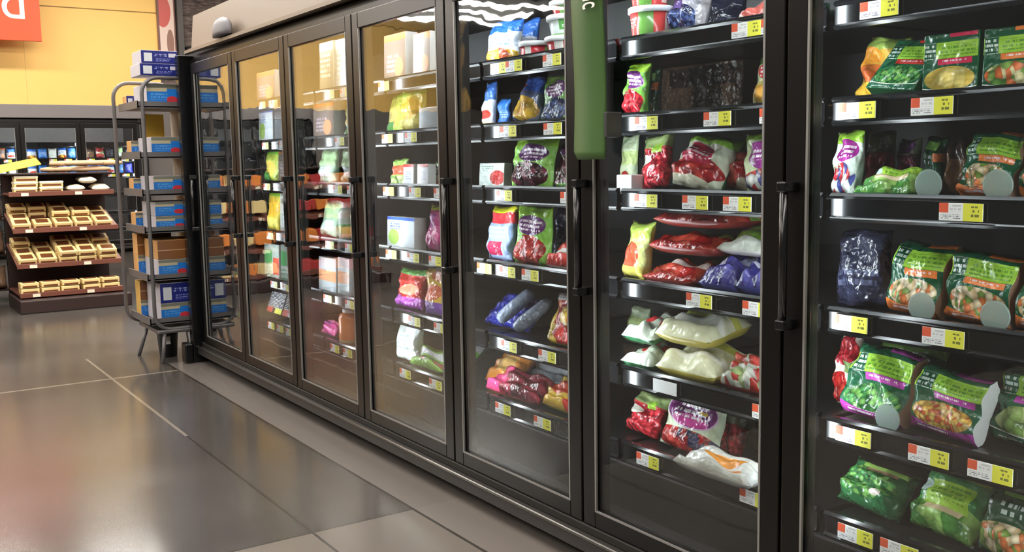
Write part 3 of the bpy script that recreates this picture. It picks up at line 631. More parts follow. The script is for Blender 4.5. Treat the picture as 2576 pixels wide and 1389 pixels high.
exec_rows = []
def rows(tbl):
    for r in tbl: place(*r[:12], **(r[12] if len(r) > 12 else {}))
DOOR = {7: 'rightmost freezer door', 6: 'second freezer door from right', 5: 'third freezer door from right', 4: 'fourth freezer door from right', 3: 'fifth freezer door from right', 2: 'sixth freezer door from right', 1: 'seventh freezer door from right'}
SH = ['top shelf', 'second shelf', 'third shelf', 'fourth shelf', 'fifth shelf', 'bottom shelf']
P7 = [
 ('p', 2125, -70, 2210, 12, 0, .02, 10, 'tealgreen', 'g', 'teal and lime bag cut off above the top price tag, rightmost freezer door', B),
 ('p', 2215, -75, 2300, 5, 0, .03, 10, 'yellowgreen', 'g', 'yellow green bag on the top shelf, right of the teal bag', B),
 ('p', 2098, 92, 2205, 262, 1, .05, 10, 'mango', 'y', 'lumpy yellow bag of orange mango pieces beside the tilted broccoli carton', B, dict(th=.09, roll=4)),
 ('c', 2160, 128, 2305, 252, 1, .025, 38, 'box_broc', 'g', 'tilted green broccoli carton with red stripe leaning back on the second shelf', CT, dict(th=.035, yaw=-6, roll=8)),
 ('c', 2318, 84, 2460, 240, 1, .02, 2, 'box_potato', 'g', 'upright green carton with yellow potatoes and pink band', CT, dict(th=.05)),
 ('c', 2468, 66, 2640, 237, 1, .02, 2, 'box_mixed', 'g', 'upright green carton with orange band and mixed vegetables at the right edge', CT, dict(th=.05)),
 ('c', 2230, 110, 2330, 225, 1, .25, 2, 'box_broc', 'g', 'green carton standing in the dark behind the tilted broccoli carton', CT, dict(th=.05)),
 ('p', 2075, 330, 2142, 512, 2, .06, 6, 'berry_magenta', 'w', 'pale bag with red and blue berries at the left end, third shelf, rightmost door', B, dict(th=.06)),
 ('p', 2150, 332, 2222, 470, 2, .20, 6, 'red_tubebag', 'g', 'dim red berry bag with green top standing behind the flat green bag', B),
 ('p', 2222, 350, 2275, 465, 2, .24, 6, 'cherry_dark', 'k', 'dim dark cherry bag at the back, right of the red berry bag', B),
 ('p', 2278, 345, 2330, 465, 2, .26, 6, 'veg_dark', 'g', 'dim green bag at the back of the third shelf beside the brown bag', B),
 ('p', 2140, 455, 2300, 508, 2, .03, 72, 'peas', 'g', 'flat green pea bag lying on the third shelf behind the rightmost door', B, dict(th=.05)),
 ('p', 2335, 352, 2398, 492, 2, .10, 16, 'brown', 'b', 'brown paper bag leaning dark beside the orange banded vegetable bag', B, dict(th=.05, roll=6)),
 ('p', 2392, 338, 2535, 508, 2, .04, 14, 'veg_orange', 'b', 'green vegetable bag with orange band on the third shelf beside the brown bag', B, dict(roll=5, th=.055)),
 ('p', 2545, 335, 2690, 512, 2, .04, 14, 'veg_orange', 'b', 'green vegetable bag with orange band cut by the right edge, third shelf', B, dict(roll=4, th=.055)),
 ('p', 2078, 590, 2215, 800, 3, .04, 12, 'navy', 'k', 'dark navy wrinkled bag at the left of the fourth shelf, rightmost door', B, dict(th=.07, roll=-5)),
 ('p', 2212, 622, 2352, 805, 3, .03, 16, 'veg_orange', 'b', 'green orange banded bag right of the dark navy bag, fourth shelf', B, dict(roll=4, th=.065)),
 ('p', 2358, 652, 2532, 835, 3, .03, 16, 'veg_orange', 'b', 'middle green orange banded bag on the fourth shelf above two price tags', B, dict(roll=4, th=.07)),
 ('p', 2540, 650, 2710, 860, 3, .03, 16, 'veg_orange', 'b', 'green orange banded bag cut by the right edge, fourth shelf', B, dict(roll=4, th=.065)),
 ('p', 2078, 842, 2130, 1060, 4, .10, 8, 'redwhite', 'w', 'red and white bag half hidden left of the purple banded broccoli bag', B, dict(th=.07)),
 ('p', 2140, 850, 2330, 915, 4, .16, 30, 'green_purple_back', 'g', 'dim green bag with purple stripe standing behind the broccoli bag', B, dict(th=.05)),
 ('p', 2098, 892, 2262, 1098, 4, .03, 18, 'veg_purple_broc', 'b', 'green broccoli bag with purple band on the fifth shelf', B, dict(roll=4, th=.06)),
 ('p', 2268, 955, 2445, 1140, 4, .03, 20, 'veg_purple_pasta', 'w', 'green bag of yellow pasta with purple band on the fifth shelf', B, dict(roll=5, th=.06)),
 ('p', 2435, 965, 2620, 1180, 4, .03, 20, 'veg_purple_sprout', 'w', 'green bag of pale sprouts with purple band near the right edge', B, dict(roll=5, th=.07)),
 ('p', 2078, 1212, 2250, 1335, 5, .03, 38, 'leafy', 'g', 'slumped dark green leafy vegetable bag on the bottom shelf', B, dict(th=.09, roll=5)),
 ('p', 2255, 1215, 2432, 1375, 5, .03, 30, 'peas', 'w', 'lime green pea bag between the leafy bag and the dark green bag', B, dict(th=.09, roll=5)),
 ('p', 2440, 1255, 2640, 1420, 5, .03, 28, 'veg_dark', 'w', 'dark green bag with white side at the bottom right corner', B, dict(th=.06, roll=6)),
]
P6 = [
 ('p', 1652, -30, 1745, 100, 0, .04, 14, 'clear_blueb', 's', 'clear bag of blueberries beside the red tub on the top shelf', B, dict(roll=8, th=.07)),
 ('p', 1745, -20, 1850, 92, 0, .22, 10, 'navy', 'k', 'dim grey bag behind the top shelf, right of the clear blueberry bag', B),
 ('p', 1850, 30, 1955, 80, 0, .03, 70, 'tray_red', 'w', 'flat red and white bag lying at the right of the top shelf', B, dict(th=.05)),
 ('p', 1855, -30, 1960, 32, 0, .06, 70, 'tray_red', 'w', 'red and white bag on top of the flat bag, top shelf right', B, dict(th=.05, free=True)),
 ('p', 1550, 158, 1608, 305, 1, .03, 6, 'berry_purple_rasp', 'g', 'lime raspberry bag with purple oval at the left of the nearly empty shelf', B),
 ('p', 1612, 170, 1640, 300, 1, .10, 6, 'veg_dark', 'g', 'narrow dark green bag just right of the lime raspberry bag', B, dict(th=.03)),
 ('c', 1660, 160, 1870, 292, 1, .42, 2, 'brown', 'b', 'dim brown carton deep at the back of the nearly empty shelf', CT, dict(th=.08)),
 ('p', 1868, 135, 1955, 282, 1, .03, 8, 'berry_redoval', 'y', 'pale bag with red circle and yellow fruit, right of the nearly empty shelf', B),
 ('c', 1550, 440, 1588, 492, 2, .02, 0, 'white', 'w', 'small white carton at the left end of the strawberry shelf', CT, dict(th=.05)),
 ('p', 1548, 340, 1590, 440, 2, .12, 6, 'palegreen', 'g', 'pale green bag behind the small white carton', B, dict(th=.04)),
 ('p', 1592, 345, 1662, 492, 2, .05, 18, 'rasp_clear', 's', 'clear raspberry bag with lime top left of the strawberry bag', B, dict(roll=-10)),
 ('p', 1655, 358, 1790, 496, 2, .03, 30, 'straw_big', 'g', 'large lime topped strawberry bag with red oval slumped on the third shelf', B, dict(th=.10, roll=8)),
 ('p', 1745, 380, 1868, 500, 2, .06, 38, 'straw_clear', 's', 'clear strawberry bag slumped right of the large strawberry bag', B, dict(th=.09, roll=10)),
 ('p', 1860, 338, 1952, 505, 2, .03, 8, 'triple_lime', 'w', 'tall lime topped bag with magenta oval at the right of the strawberry shelf', B, dict(roll=-8, th=.05)),
 ('p', 1552, 562, 1612, 722, 3, .04, 12, 'yellowgreen', 'y', 'yellow green bag at the left of the red strawberry pile', B),
 ('p', 1612, 668, 1750, 728, 3, .02, 88, 'straw_red', 'r', 'lowest red strawberry bag of the pile beside the violet bags', B, dict(th=.058)),
 ('p', 1628, 610, 1795, 672, 3, .03, 88, 'straw_red', 'r', 'middle red strawberry bag of the pile with white strip', B, dict(th=.058, free=True)),
 ('p', 1640, 556, 1830, 612, 3, .05, 88, 'straw_red', 'r', 'topmost red strawberry bag of the pile on the fourth shelf', B, dict(th=.058, free=True)),
 ('p', 1800, 590, 1925, 660, 3, .05, 82, 'greenwhite', 'w', 'green and white pouch lying above the violet bags', B, dict(th=.055, free=True)),
 ('p', 1752, 690, 1850, 745, 3, .0, 78, 'blue_pouch', 'u', 'violet blue bag lying right of the strawberry pile', B, dict(th=.08)),
 ('p', 1850, 660, 1932, 765, 3, .0, 76, 'blue_pouch', 'u', 'larger violet blue bag at the right end of the strawberry pile shelf', B, dict(th=.09)),
 ('p', 1552, 775, 1600, 900, 4, .26, 12, 'palegreen', 'g', 'pale green bag at the left of the cream bags', B),
 ('p', 1560, 880, 1640, 938, 4, .0, 84, 'pale_redspot', 'g', 'pale bag with red spots, lower of two left of the cream bags', B, dict(th=.06)),
 ('p', 1562, 830, 1640, 882, 4, .02, 84, 'pale_redspot', 'g', 'pale bag with red spots, upper of two left of the cream bags', B, dict(th=.06, free=True)),
 ('p', 1645, 872, 1795, 958, 4, .0, 82, 'melon', 'y', 'lower shiny cream yellow bag above the blank white tag', B, dict(th=.08)),
 ('p', 1645, 802, 1785, 874, 4, .02, 82, 'melon', 'y', 'upper shiny cream yellow bag stacked on the lower one', B, dict(th=.08, free=True)),
 ('p', 1800, 930, 1905, 1000, 4, .0, 60, 'tomato', 'r', 'front red and white bag right of the cream bags', B, dict(th=.08)),
 ('p', 1868, 850, 1942, 1010, 4, .10, 40, 'tomato', 'w', 'taller red and white bag at the right end of the cream bag shelf', B, dict(th=.09)),
 ('p', 1550, 1005, 1636, 1130, 5, .06, 26, 'rasp_clear', 'r', 'red raspberry bag left of the purple oval berry bag', B, dict(th=.07, roll=3)),
 ('p', 1640, 1000, 1790, 1165, 5, .035, 14, 'triple', 'w', 'berry bag with large purple oval on the bottom shelf', B, dict(roll=4, th=.05)),
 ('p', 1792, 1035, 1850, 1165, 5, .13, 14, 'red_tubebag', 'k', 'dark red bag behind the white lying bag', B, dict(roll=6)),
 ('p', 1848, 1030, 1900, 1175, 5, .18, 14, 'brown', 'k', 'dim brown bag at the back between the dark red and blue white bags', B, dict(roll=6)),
 ('p', 1690, 1158, 1890, 1228, 5, 0, 84, 'white_orange', 's', 'white translucent bag with orange patch lying across the bottom shelf front', B, dict(th=.055, front=True)),
 ('p', 1892, 1052, 1945, 1240, 5, .03, 8, 'white_blue', 'w', 'white and blue bag at the right end of the bottom shelf', B, dict(th=.05)),
]
P5 = [
 ('p', 1200, 48, 1282, 172, 0, .03, 8, 'bluetop', 'w', 'blue topped white bag with orange fruit on the top shelf', B),
 ('p', 1286, 45, 1328, 130, 0, .16, 8, 'bluewhite', 'u', 'blue and white bag behind the small red tub', B, dict(th=.05)),
 ('p', 1200, 205, 1226, 330, 1, .03, 4, 'bluewhite', 'w', 'narrow blue, white and red bag at the left of the blueberry shelf', B, dict(th=.04)),
 ('p', 1230, 248, 1258, 330, 1, .05, 4, 'blue', 'u', 'plain bright blue bag on the blueberry shelf', B, dict(th=.04)),
 ('p', 1272, 190, 1345, 325, 1, .05, 16, 'blueyellow', 'u', 'blue and yellow bag left of the blueberry bag', B, dict(roll=8)),
 ('p', 1346, 185, 1422, 322, 1, .03, 8, 'berry_blue', 'g', 'lime blueberry bag with purple oval behind the third door from right', B),
 ('c', 1203, 412, 1266, 487, 2, .08, 4, 'rose_white', 'w', 'white carton with red picture beside the lime cherry bag', CT, dict(th=.04)),
 ('p', 1262, 345, 1370, 490, 2, .03, 8, 'berry_cherry', 'g', 'lime cherry bag with purple oval on the third shelf', B),
 ('p', 1372, 360, 1442, 490, 2, .05, 10, 'cherry_dark', 'k', 'dark cherry bag right of the lime cherry bag', B),
 ('p', 1205, 520, 1270, 672, 3, .03, 6, 'yellowred', 'u', 'blue bag with yellow and red top on the fourth shelf', B),
 ('p', 1275, 520, 1366, 690, 3, .02, 6, 'berry_straw', 'g', 'lime strawberry bag with purple oval on the fourth shelf', B),
 ('p', 1370, 530, 1442, 680, 3, .16, 8, 'navy', 'k', 'dark navy bag behind the red and white bag', B),
 ('p', 1368, 640, 1445, 700, 3, .02, 60, 'redwhite_lie', 'w', 'red and white bag lying right of the lime strawberry bag', B, dict(th=.07)),
 ('p', 1208, 765, 1325, 862, 4, .085, 48, 'shinyblue', 'u', 'shiny royal blue bag lying on the fifth shelf', B, dict(th=.07)),
 ('p', 1356, 750, 1442, 900, 4, .02, 14, 'fruitmix', 'w', 'red and yellow fruit bag right of the grey rolls', B, dict(th=.08)),
 ('p', 1210, 905, 1285, 985, 5, .10, 50, 'orange_lie', 'r', 'orange bag lying at the back left of the bottom shelf', B, dict(th=.08)),
 ('p', 1288, 955, 1442, 1000, 5, .16, 60, 'grey_lie', 's', 'grey white bag lying behind the crimson bag', B, dict(th=.08)),
 ('p', 1215, 970, 1345, 1030, 5, .01, 62, 'magenta_lie', 'r', 'crimson bag lying along the front of the bottom shelf', B, dict(th=.08)),
 ('p', 1340, 1000, 1442, 1065, 5, .01, 60, 'yellowred_lie', 'y', 'yellow and red bag lying right of the crimson bag', B, dict(th=.08)),
]
P4 = [
 ('c', 962, 85, 1018, 158, 0, .03, 2, 'pinkbox', 'w', 'white and pink carton, left of two on the top shelf of the fourth door', CT, dict(th=.06)),
 ('c', 1035, 82, 1080, 150, 0, .03, 2, 'pinkbox', 'w', 'white and pink carton, right of two on the top shelf of the fourth door', CT, dict(th=.06)),
 ('p', 964, 190, 1002, 335, 1, .06, 6, 'limebag', 'g', 'lime topped yellow bag behind the plain yellow bag', B, dict(th=.05)),
 ('p', 985, 215, 1046, 340, 1, .01, 6, 'yellow_lime', 'y', 'yellow fruit bag with lime top beside the grey carton', B),
 ('c', 1052, 270, 1120, 338, 1, .02, 2, 'greytub', 'w', 'pale grey carton right of the yellow fruit bag', CT, dict(th=.07)),
 ('p', 972, 400, 1010, 484, 2, .03, 6, 'salad', 'g', 'small green and red bag left of two white cartons', B, dict(th=.04)),
 ('c', 1013, 413, 1040, 478, 2, .02, 2, 'redlidbox', 'w', 'white carton with red top, left of a pair', CT, dict(th=.04)),
 ('c', 1048, 413, 1076, 478, 2, .02, 2, 'redlidbox', 'w', 'white carton with red top, right of a pair', CT, dict(th=.04)),
 ('p', 1080, 400, 1118, 478, 2, .08, 6, 'veg_dark', 'g', 'dim green bag right of the white carton pair', B, dict(th=.04)),
 ('c', 972, 548, 1042, 635, 3, .03, 2, 'plantbox', 'w', 'white carton with blue top and leaf picture', CT, dict(th=.06)),
 ('p', 1055, 515, 1112, 650, 3, .02, 4, 'magentatall', 'k', 'tall magenta bag with yellow top right of the leaf carton', B),
 ('p', 976, 680, 1046, 795, 4, .03, 8, 'redpurple', 'r', 'red bag with purple base on the fifth shelf', B),
 ('p', 1050, 672, 1115, 805, 4, .02, 8, 'yelloworange', 'y', 'yellow orange bag with purple base on the fifth shelf', B),
 ('p', 980, 815, 1032, 930, 5, .03, 10, 'white', 'w', 'white bag standing at the left of the bottom shelf, fourth door', B, dict(th=.08)),
 ('p', 1025, 895, 1105, 950, 5, .01, 60, 'lime_lie', 'g', 'front lime and grey bag lying beside the white bag', B, dict(th=.07)),
 ('p', 1050, 850, 1132, 960, 5, .06, 50, 'lime_lie', 'g', 'rear lime and grey bag behind the front lying bag', B, dict(th=.08)),
]
P3 = [
 ('c', 800, 105, 835, 190, 0, .03, 2, 'palebox', 'c', 'pale cream carton, left of two on the top shelf of the fifth door', CT, dict(th=.06)),
 ('c', 840, 95, 885, 185, 0, .03, 2, 'palebox', 'c', 'pale cream carton, right of two on the top shelf of the fifth door', CT, dict(th=.06)),
 ('c', 785, 250, 838, 340, 1, .04, 2, 'pinkbox', 'w', 'white carton on the second shelf left of the lime bag', CT, dict(th=.06)),
 ('p', 848, 208, 895, 342, 1, .03, 6, 'limebag', 'g', 'lime yellow bag on the second shelf, fifth door', B),
 ('p', 790, 372, 835, 470, 2, .03, 6, 'mint', 'g', 'mint green bag, left of two on the third shelf', B),
 ('p', 840, 372, 893, 475, 2, .03, 6, 'mint', 'g', 'mint green bag, right of two on the third shelf', B),
 ('p', 790, 505, 840, 605, 3, .03, 6, 'mint', 'w', 'mint and white bag on the fourth shelf of the fifth door', B),
 ('c', 800, 650, 845, 745, 4, .03, 2, 'whiteorange_box', 'w', 'white carton with orange band, left of two', CT, dict(th=.06)),
 ('c', 848, 650, 878, 760, 4, .03, 2, 'whiteorange_box', 'w', 'white carton with orange band, right of two', CT, dict(th=.06)),
 ('p', 880, 668, 910, 770, 4, .03, 6, 'navyberry', 'u', 'dark blue berry bag on the fifth shelf, fifth door', B, dict(th=.04)),
 ('p', 800, 825, 835, 862, 5, .02, 50, 'magentatall', 'u', 'purple bag lying left of the orange jar', B, dict(th=.07)),
]
P2 = [
 ('c', 643, 180, 690, 240, 0, .03, 2, 'pinkbox', 'w', 'pinkish carton on the top shelf of the sixth door', CT, dict(th=.06)),
 ('c', 648, 266, 684, 325, 1, .03, 2, 'plantbox', 'w', 'white leaf carton on the second shelf of the sixth door', CT, dict(th=.06)),
 ('c', 688, 280, 724, 325, 1, .03, 2, 'greytub', 'w', 'pale grey carton on the second shelf of the sixth door', CT, dict(th=.06)),
 ('p', 655, 362, 692, 450, 2, .03, 6, 'limebag', 'g', 'lime bag on the third shelf of the sixth door', B, dict(th=.04)),
 ('c', 698, 375, 732, 450, 2, .03, 2, 'pinkbox', 'w', 'white carton right of the lime bag, sixth door', CT, dict(th=.05)),
 ('p', 660, 470, 695, 560, 3, .03, 6, 'yellow_lime', 'y', 'pale yellow bag on the fourth shelf of the sixth door', B, dict(th=.04)),
 ('c', 702, 480, 738, 565, 3, .03, 2, 'white', 'w', 'white carton right of the pale yellow bag, sixth door', CT, dict(th=.05)),
 ('c', 663, 615, 700, 682, 4, .03, 2, 'greenredbox', 'w', 'white green and red carton, left of two, sixth door', CT, dict(th=.06)),
 ('c', 704, 618, 744, 690, 4, .03, 2, 'greenredbox', 'w', 'white green and red carton, right of two, sixth door', CT, dict(th=.06)),
 ('c', 670, 755, 706, 815, 5, .02, 20, 'dots', 'k', 'dark carton with rows of white dots, left of two', CT, dict(th=.12)),
 ('c', 708, 755, 748, 828, 5, .02, 20, 'dots', 'k', 'dark carton with rows of white dots, right of two', CT, dict(th=.12)),
 ('c', 583, 605, 612, 660, 4, .03, 2, 'palebox', 'w', 'pale carton on the fifth shelf of the last far door', CT, dict(th=.06)),
 ('c', 592, 490, 608, 560, 3, .03, 2, 'white', 'w', 'white carton on the fourth shelf of the last far door', CT, dict(th=.06)),
 ('p', 594, 745, 614, 790, 5, .03, 40, 'greenwhite', 'w', 'green and white bag on the bottom shelf of the last far door', B, dict(th=.07)),
]
for T in (P7, P6, P5, P4, P3, P2): rows(T)
tub_red = plain('tub_red_green', (214, 70, 66), [(('r', .0, .1, .16, .9), (238, 214, 206)), (('r', .56, 0, .8, 1), (110, 160, 76)), (('r', .2, .45, .5, .8), ('T', 10, (246, 220, 214)))], bump=0)
tub_white = plain('tub_white_green', (222, 232, 226), [(('r', .6, .3, .95, .95), (90, 160, 80)), (('r', 0, 0, 1, .1), (150, 200, 120)), (('r', .65, .4, .9, .6), ('T', 20, (230, 240, 230)))], bump=0)
tub_pink = plain('tub_red_white', (206, 50, 62), [(('r', .55, .2, .7, .9), (226, 226, 220)), (('r', .0, .0, .1, 1), (120, 170, 80))], bump=0)
zt = tub(1556, 28, 1640, 112, 0, .0, tub_red, 'red and green tub with white lid at the left of the top shelf')
tub(1558, -60, 1636, 22, 0, .0, tub_red, 'red tub stacked on the white lidded red and green tub', z0=zt)
tub(1288, 112, 1342, 160, 0, .01, tub_pink, 'small red tub with white lid left of the stacked tubs')
z1 = tub(1345, 102, 1428, 148, 0, .0, tub_pink, 'red and white tub at the base of the three tub stack')
z2 = tub(1350, 50, 1432, 102, 0, .0, tub_white, 'white and green tub in the middle of the three tub stack', z0=z1)
tub(1358, 14, 1436, 50, 0, .0, tub_red, 'orange red tub on top of the three tub stack', z0=z2)
wcap = mat('cap_white', (226, 230, 228), .4)
jar(838, 762, 872, 872, 5, .0, plain('jar_orange', (226, 130, 60), [(('r', 0, .0, 1, .12), (226, 200, 150))], bump=0), wcap, 'orange jar with white cap on the bottom shelf of the fifth door')
jar(878, 772, 914, 885, 5, .0, plain('jar_yellow', (214, 176, 70), [(('r', 0, .6, 1, .7), (230, 226, 210))], bump=0), wcap, 'yellow jar with white cap right of the orange jar')
jar(838, 505, 868, 590, 3, .02, plain('jar_white', (216, 224, 216), [(('r', 0, .2, 1, .5), (150, 200, 140))], bump=0), wcap, 'white and green jar on the fourth shelf of the fifth door')
jar(870, 505, 898, 592, 3, .02, plain('jar_cream', (226, 222, 200), [(('r', 0, .2, 1, .5), (200, 180, 120))], bump=0), wcap, 'cream jar right of the white and green jar')
# grey rolls on the shiny blue bag
ROLLS = []
for k, (p, q) in enumerate((((1255, 845), (1330, 762)), ((1295, 848), (1378, 775)))):
    Y = D+RY+.048; a = on_y(*p, Y); a.z = RZ[4]+SHELF_TOP+.09; b = on_y(*q, Y+.12); a.z = RZ[4]+SHELF_TOP+.030; c = Vector((b.x+.02, Y+.125, a.z+.105))
    bm = bmesh.new(); pts = [a+(c-a)*t_ for t_ in (0, .06, .2, .5, .8, .94, 1)]; add_tube(bm, pts, [.012, .022, .026, .027, .026, .022, .01], 14)
    uvl = bm.loops.layers.uv.new()
    for f in bm.faces:
        for lp in f.loops: lp[uvl].uv = ((lp.vert.co.x*5) % 1, (lp.vert.co.z*5) % 1)
    o = obj('wrapped_roll', bm, DS['greyroll']()); ROLLS.append((o, 0)); tag(o, ('left' if k == 0 else 'right')+' one of two grey blue wrapped rolls leaning over the shiny blue bag', 'roll')

# let the packages rest on and behind one another without cutting through
from mathutils.bvhtree import BVHTree
def tree(o, dx=0, dy=0, dz=0):
    R = Matrix.Rotation(o.rotation_euler.z, 3, 'Z'); l = o.location+Vector((dx, dy, dz))
    return BVHTree.FromPolygons([R @ v.co+l for v in o.data.vertices], [tuple(p.vertices) for p in o.data.polygons])
def bay_of(o): return int((o.location.x-XL)/W)
SETTLED = []
for key in sorted({s for _, s, _, _ in PK}):
    grp = [p for p in PK if p[1] == key]
    for o, s, free, z0 in sorted([p for p in grp if not p[2]], key=lambda p: p[0].location.y+p[0].dimensions.y*.3):
        near = [t for t, q in SETTLED if q[1] == s and abs(q[0].location.x-o.location.x) < .45]
        y0 = o.location.y
        for _ in range(14):
            me_ = tree(o)
            if any(me_.overlap(t) for t in near): o.location.y += .006
            else: break
        else: o.location.y = y0+.02
        SETTLED.append((tree(o), (o, s)))
    for o, s, free, z0 in sorted([p for p in grp if p[2]], key=lambda p: p[3]):
        near = [t for t, q in SETTLED if q[1] == s and abs(q[0].location.x-o.location.x) < .45]
        o.location.z = RZ[s]+SHELF_TOP+.24
        while o.location.z > RZ[s]+SHELF_TOP+.004:
            if any(tree(o, dz=-.004).overlap(t) for t in near): break
            o.location.z -= .004
        SETTLED.append((tree(o), (o, s)))
for o, zs in ROLLS:
    near = [t for t, q in SETTLED if q[1] == 4]
    o.location.z = .04
    while o.location.z > .002 and not any(tree(o, dz=-.004).overlap(t) for t in near): o.location.z -= .004
    SETTLED.append((tree(o), (o, 4)))

# price tags
tag_d = design('price_tag_print', (240, 240, 238), [(('r', 0, .45, .22, 1), (226, 92, 58)), (('r', .56, 0, 1, 1), (232, 228, 74)), (('r', .26, .5, .52, .9), ('T', 5, (206, 200, 204))), (('r', .04, .08, .5, .36), ('T', 9, (150, 146, 160))), (('r', .74, .2, .92, .85), ('T', 4, (120, 120, 50)))], .35, 0)
def tag_mesh():
    bm = bmesh.new(); uvl = bm.loops.layers.uv.new(); add_box(bm, -.05, .05, -.0015, .0015, -.019, .019, .0006)
    for f in bm.faces:
        for lp in f.loops: lp[uvl].uv = (lp.vert.co.x/.1+.5, lp.vert.co.z/.038+.5)
    o = obj('price_tag', bm, tag_d); return o
TAG0 = tag_mesh(); used = [False]
TAGS = {7: {0: [2212], 1: [2157, 2345], 2: [2418], 3: [2138, 2373], 4: [2147, 2336, 2491], 5: [2152, 2262]},
 6: {0: [1878, 1955], 1: [1626, 1805, 1950], 2: [1625, 1749, 1855], 3: [1759, 1905], 4: [1673, 1930], 5: [1630, 1897]},
 5: {0: [1254, 1293, 1389], 1: [1279, 1391], 2: [1269, 1434], 3: [1219, 1277, 1334], 4: [1281, 1377], 5: [1266, 1365]},
 4: {0: [966], 1: [975, 1034], 2: [978, 1044, 1108], 3: [985, 1040, 1095], 4: [1043, 1108], 5: [1020, 1096]},
 3: {0: [830, 868], 1: [855], 2: [850, 885], 3: [830, 880], 4: [825, 880], 5: [843, 875]},
 2: {0: [660, 690], 1: [668, 712], 2: [672], 3: [680, 722], 4: [690, 720], 5: [683, 705, 728]},
 1: {3: [600], 4: [590], 5: [600]}}
white_tag = mat('blank_tag', (240, 242, 244), .4)
for b, dct in TAGS.items():
    for s, us in dct.items():
        for k, u in enumerate(us):
            o = TAG0 if not used[0] else TAG0.copy()
            if used[0]: col.objects.link(o)
            used[0] = True
            p = None
            for v in range(-400, 1700, 4):       # walk down the column to the rail height
                q = on_y(u, v, D+RY-.003)
                if p is None or abs(q.z-RZ[s]) < abs(p.z-RZ[s]): p = q
            o.location = (p.x, D+RY-.0045, RZ[s]-.001)
            tag(o, 'price tag, %s from left, %s, %s' % (ORD[k], SH[s], DOOR[b]), 'price tag', 'price tags on the freezer shelves')
            if b == 6 and s == 4 and k == 0:
                o.data = o.data.copy(); o.data.materials[0] = white_tag; o['label'] = 'blank white price tag on the shelf below the cream yellow bags'

# frosted round shelf dividers
frost = mat('frosted_plastic', (150, 170, 164), .25, 0, .6); frost.node_tree.nodes['Principled BSDF'].inputs['Alpha'].default_value = .6
for u, s, lab in ((2335, 2, 'left of the orange banded bag, third shelf'), (2510, 2, 'near the right edge, third shelf'), (2318, 3, 'between two vegetable bags, fourth shelf'), (2503, 3, 'near the right edge, fourth shelf'), (2232, 4, 'between the broccoli and pasta bags, fifth shelf')):
    Y = D+RY+.020; p = min((on_y(u, v, Y) for v in range(300, 1300, 4)), key=lambda q: abs(q.z-RZ[s]-.05))
    t = thing('shelf_divider', 'round frosted plastic divider '+lab, 'divider', (p.x, Y, RZ[s]+SHELF_TOP))
    bm = bmesh.new(); add_lathe(bm, [(.031, -.0015), (.034, 0), (.031, .0015)], 24)
    for v in bm.verts: v.co = Vector((v.co.x, v.co.z, v.co.y+.036))
    obj('disc', bm, frost, t)
    part_box('fin', frost, t, -.002, .002, .002, .012, .001, .045, bev=.0006)

# ---------------------------------------------------------------- far freezer stock
far = [['bluetop', 'bluewhite', 'blue', 'palebox', 'white', 'pinkbox'], ['white', 'bluewhite', 'mint', 'blue', 'pinkbox', 'palebox']]
DN = {4: 'third door from the right', 5: 'fourth door from the wall corner', 6: 'second door from the right', 7: 'rightmost door'}
for di in (5, 6, 7):
    for si, s in enumerate((1, 2)):
        y = -2.588+di*W+.10
        for k in range(5):
            w_ = random.uniform(.112, .126); h_ = random.uniform(.15, .175); dn = far[si][(k*2+di+si) % 6]
            if di == 7: dn = ['brown', 'redwhite', 'navy', 'mint', 'navy'][k] if si == 0 else ['blue', 'blue', 'bluewhite', 'blue', 'shinyblue'][k]
            bm = pouch_mesh(w_, h_, .06, .1, 0, .5, .006, seed=di*31+s*7+k, nx=8, ny=10)
            o = obj('frozen_food_bag', bm, [DS[dn](), SIDE['w']], None, (XW-RY-.06, y+w_/2, RZ[s]+SHELF_TOP), PI/2)
            tag(o, 'bag, %s from left, %s row, %s of the far wall freezer' % (ORD[k], 'upper' if si == 0 else 'lower', {5: 'third door from right', 6: 'second door from right', 7: 'rightmost door'}[di]), 'bag', 'bags in the far wall freezer')
            y += w_+.012
        for k, yy in enumerate((.15, .42, .62)):
            o = TAG0.copy(); col.objects.link(o); o.location = (XW-RY+.0045, -2.588+di*W+yy, RZ[s]); o.rotation_euler.z = PI/2
            tag(o, 'price tag, %s from left, %s rail, %s, far wall freezer' % (ORD[k], 'upper' if si == 0 else 'lower', {5: 'third door from right', 6: 'second door from right', 7: 'rightmost door'}[di]), 'price tag', 'price tags in the far wall freezer')

# ---------------------------------------------------------------- rack of boxes at the freezer end
cart_m = mat('cart_grey', (112, 108, 108), .4, .3)
KC = 1.06
def kz(z): return 1.25+(z-1.25)*KC
cx0, cx1, cy0, cy1 = -6.95, -6.45, 1.516, 1.88
cart = thing('shelf_cart', 'tall grey tube shelf cart loaded with blue boxes at the freezer end', 'cart', (0, 0, 0))
cart.location = ((cx0+cx1)/2, (cy0+cy1)/2, 0); ox, oy = cart.location.x, cart.location.y
def loop_pts(x, y0, y1, z0, z1, r):
    pts = []
    for cy_, cz_, a0 in ((y1-r, z1-r, 0), (y0+r, z1-r, 90), (y0+r, z0+r, 180), (y1-r, z0+r, 270)):
        for k in range(7): a = math.radians(a0+k*15); pts.append((x-ox, cy_+r*math.cos(a)-oy, cz_+r*math.sin(a)))
    return pts
for x in (cx1, cx0):
    bm = bmesh.new(); add_tube(bm, loop_pts(x, cy0+.06 if x == cx1 else cy0, cy1+.02, kz(.27), kz(1.765), .10), .0125, 10, True); obj('end_frame', bm, cart_m, cart)
SZ = [kz(q) for q in (1.62, 1.325, 1.105, .885, .60, .335)]
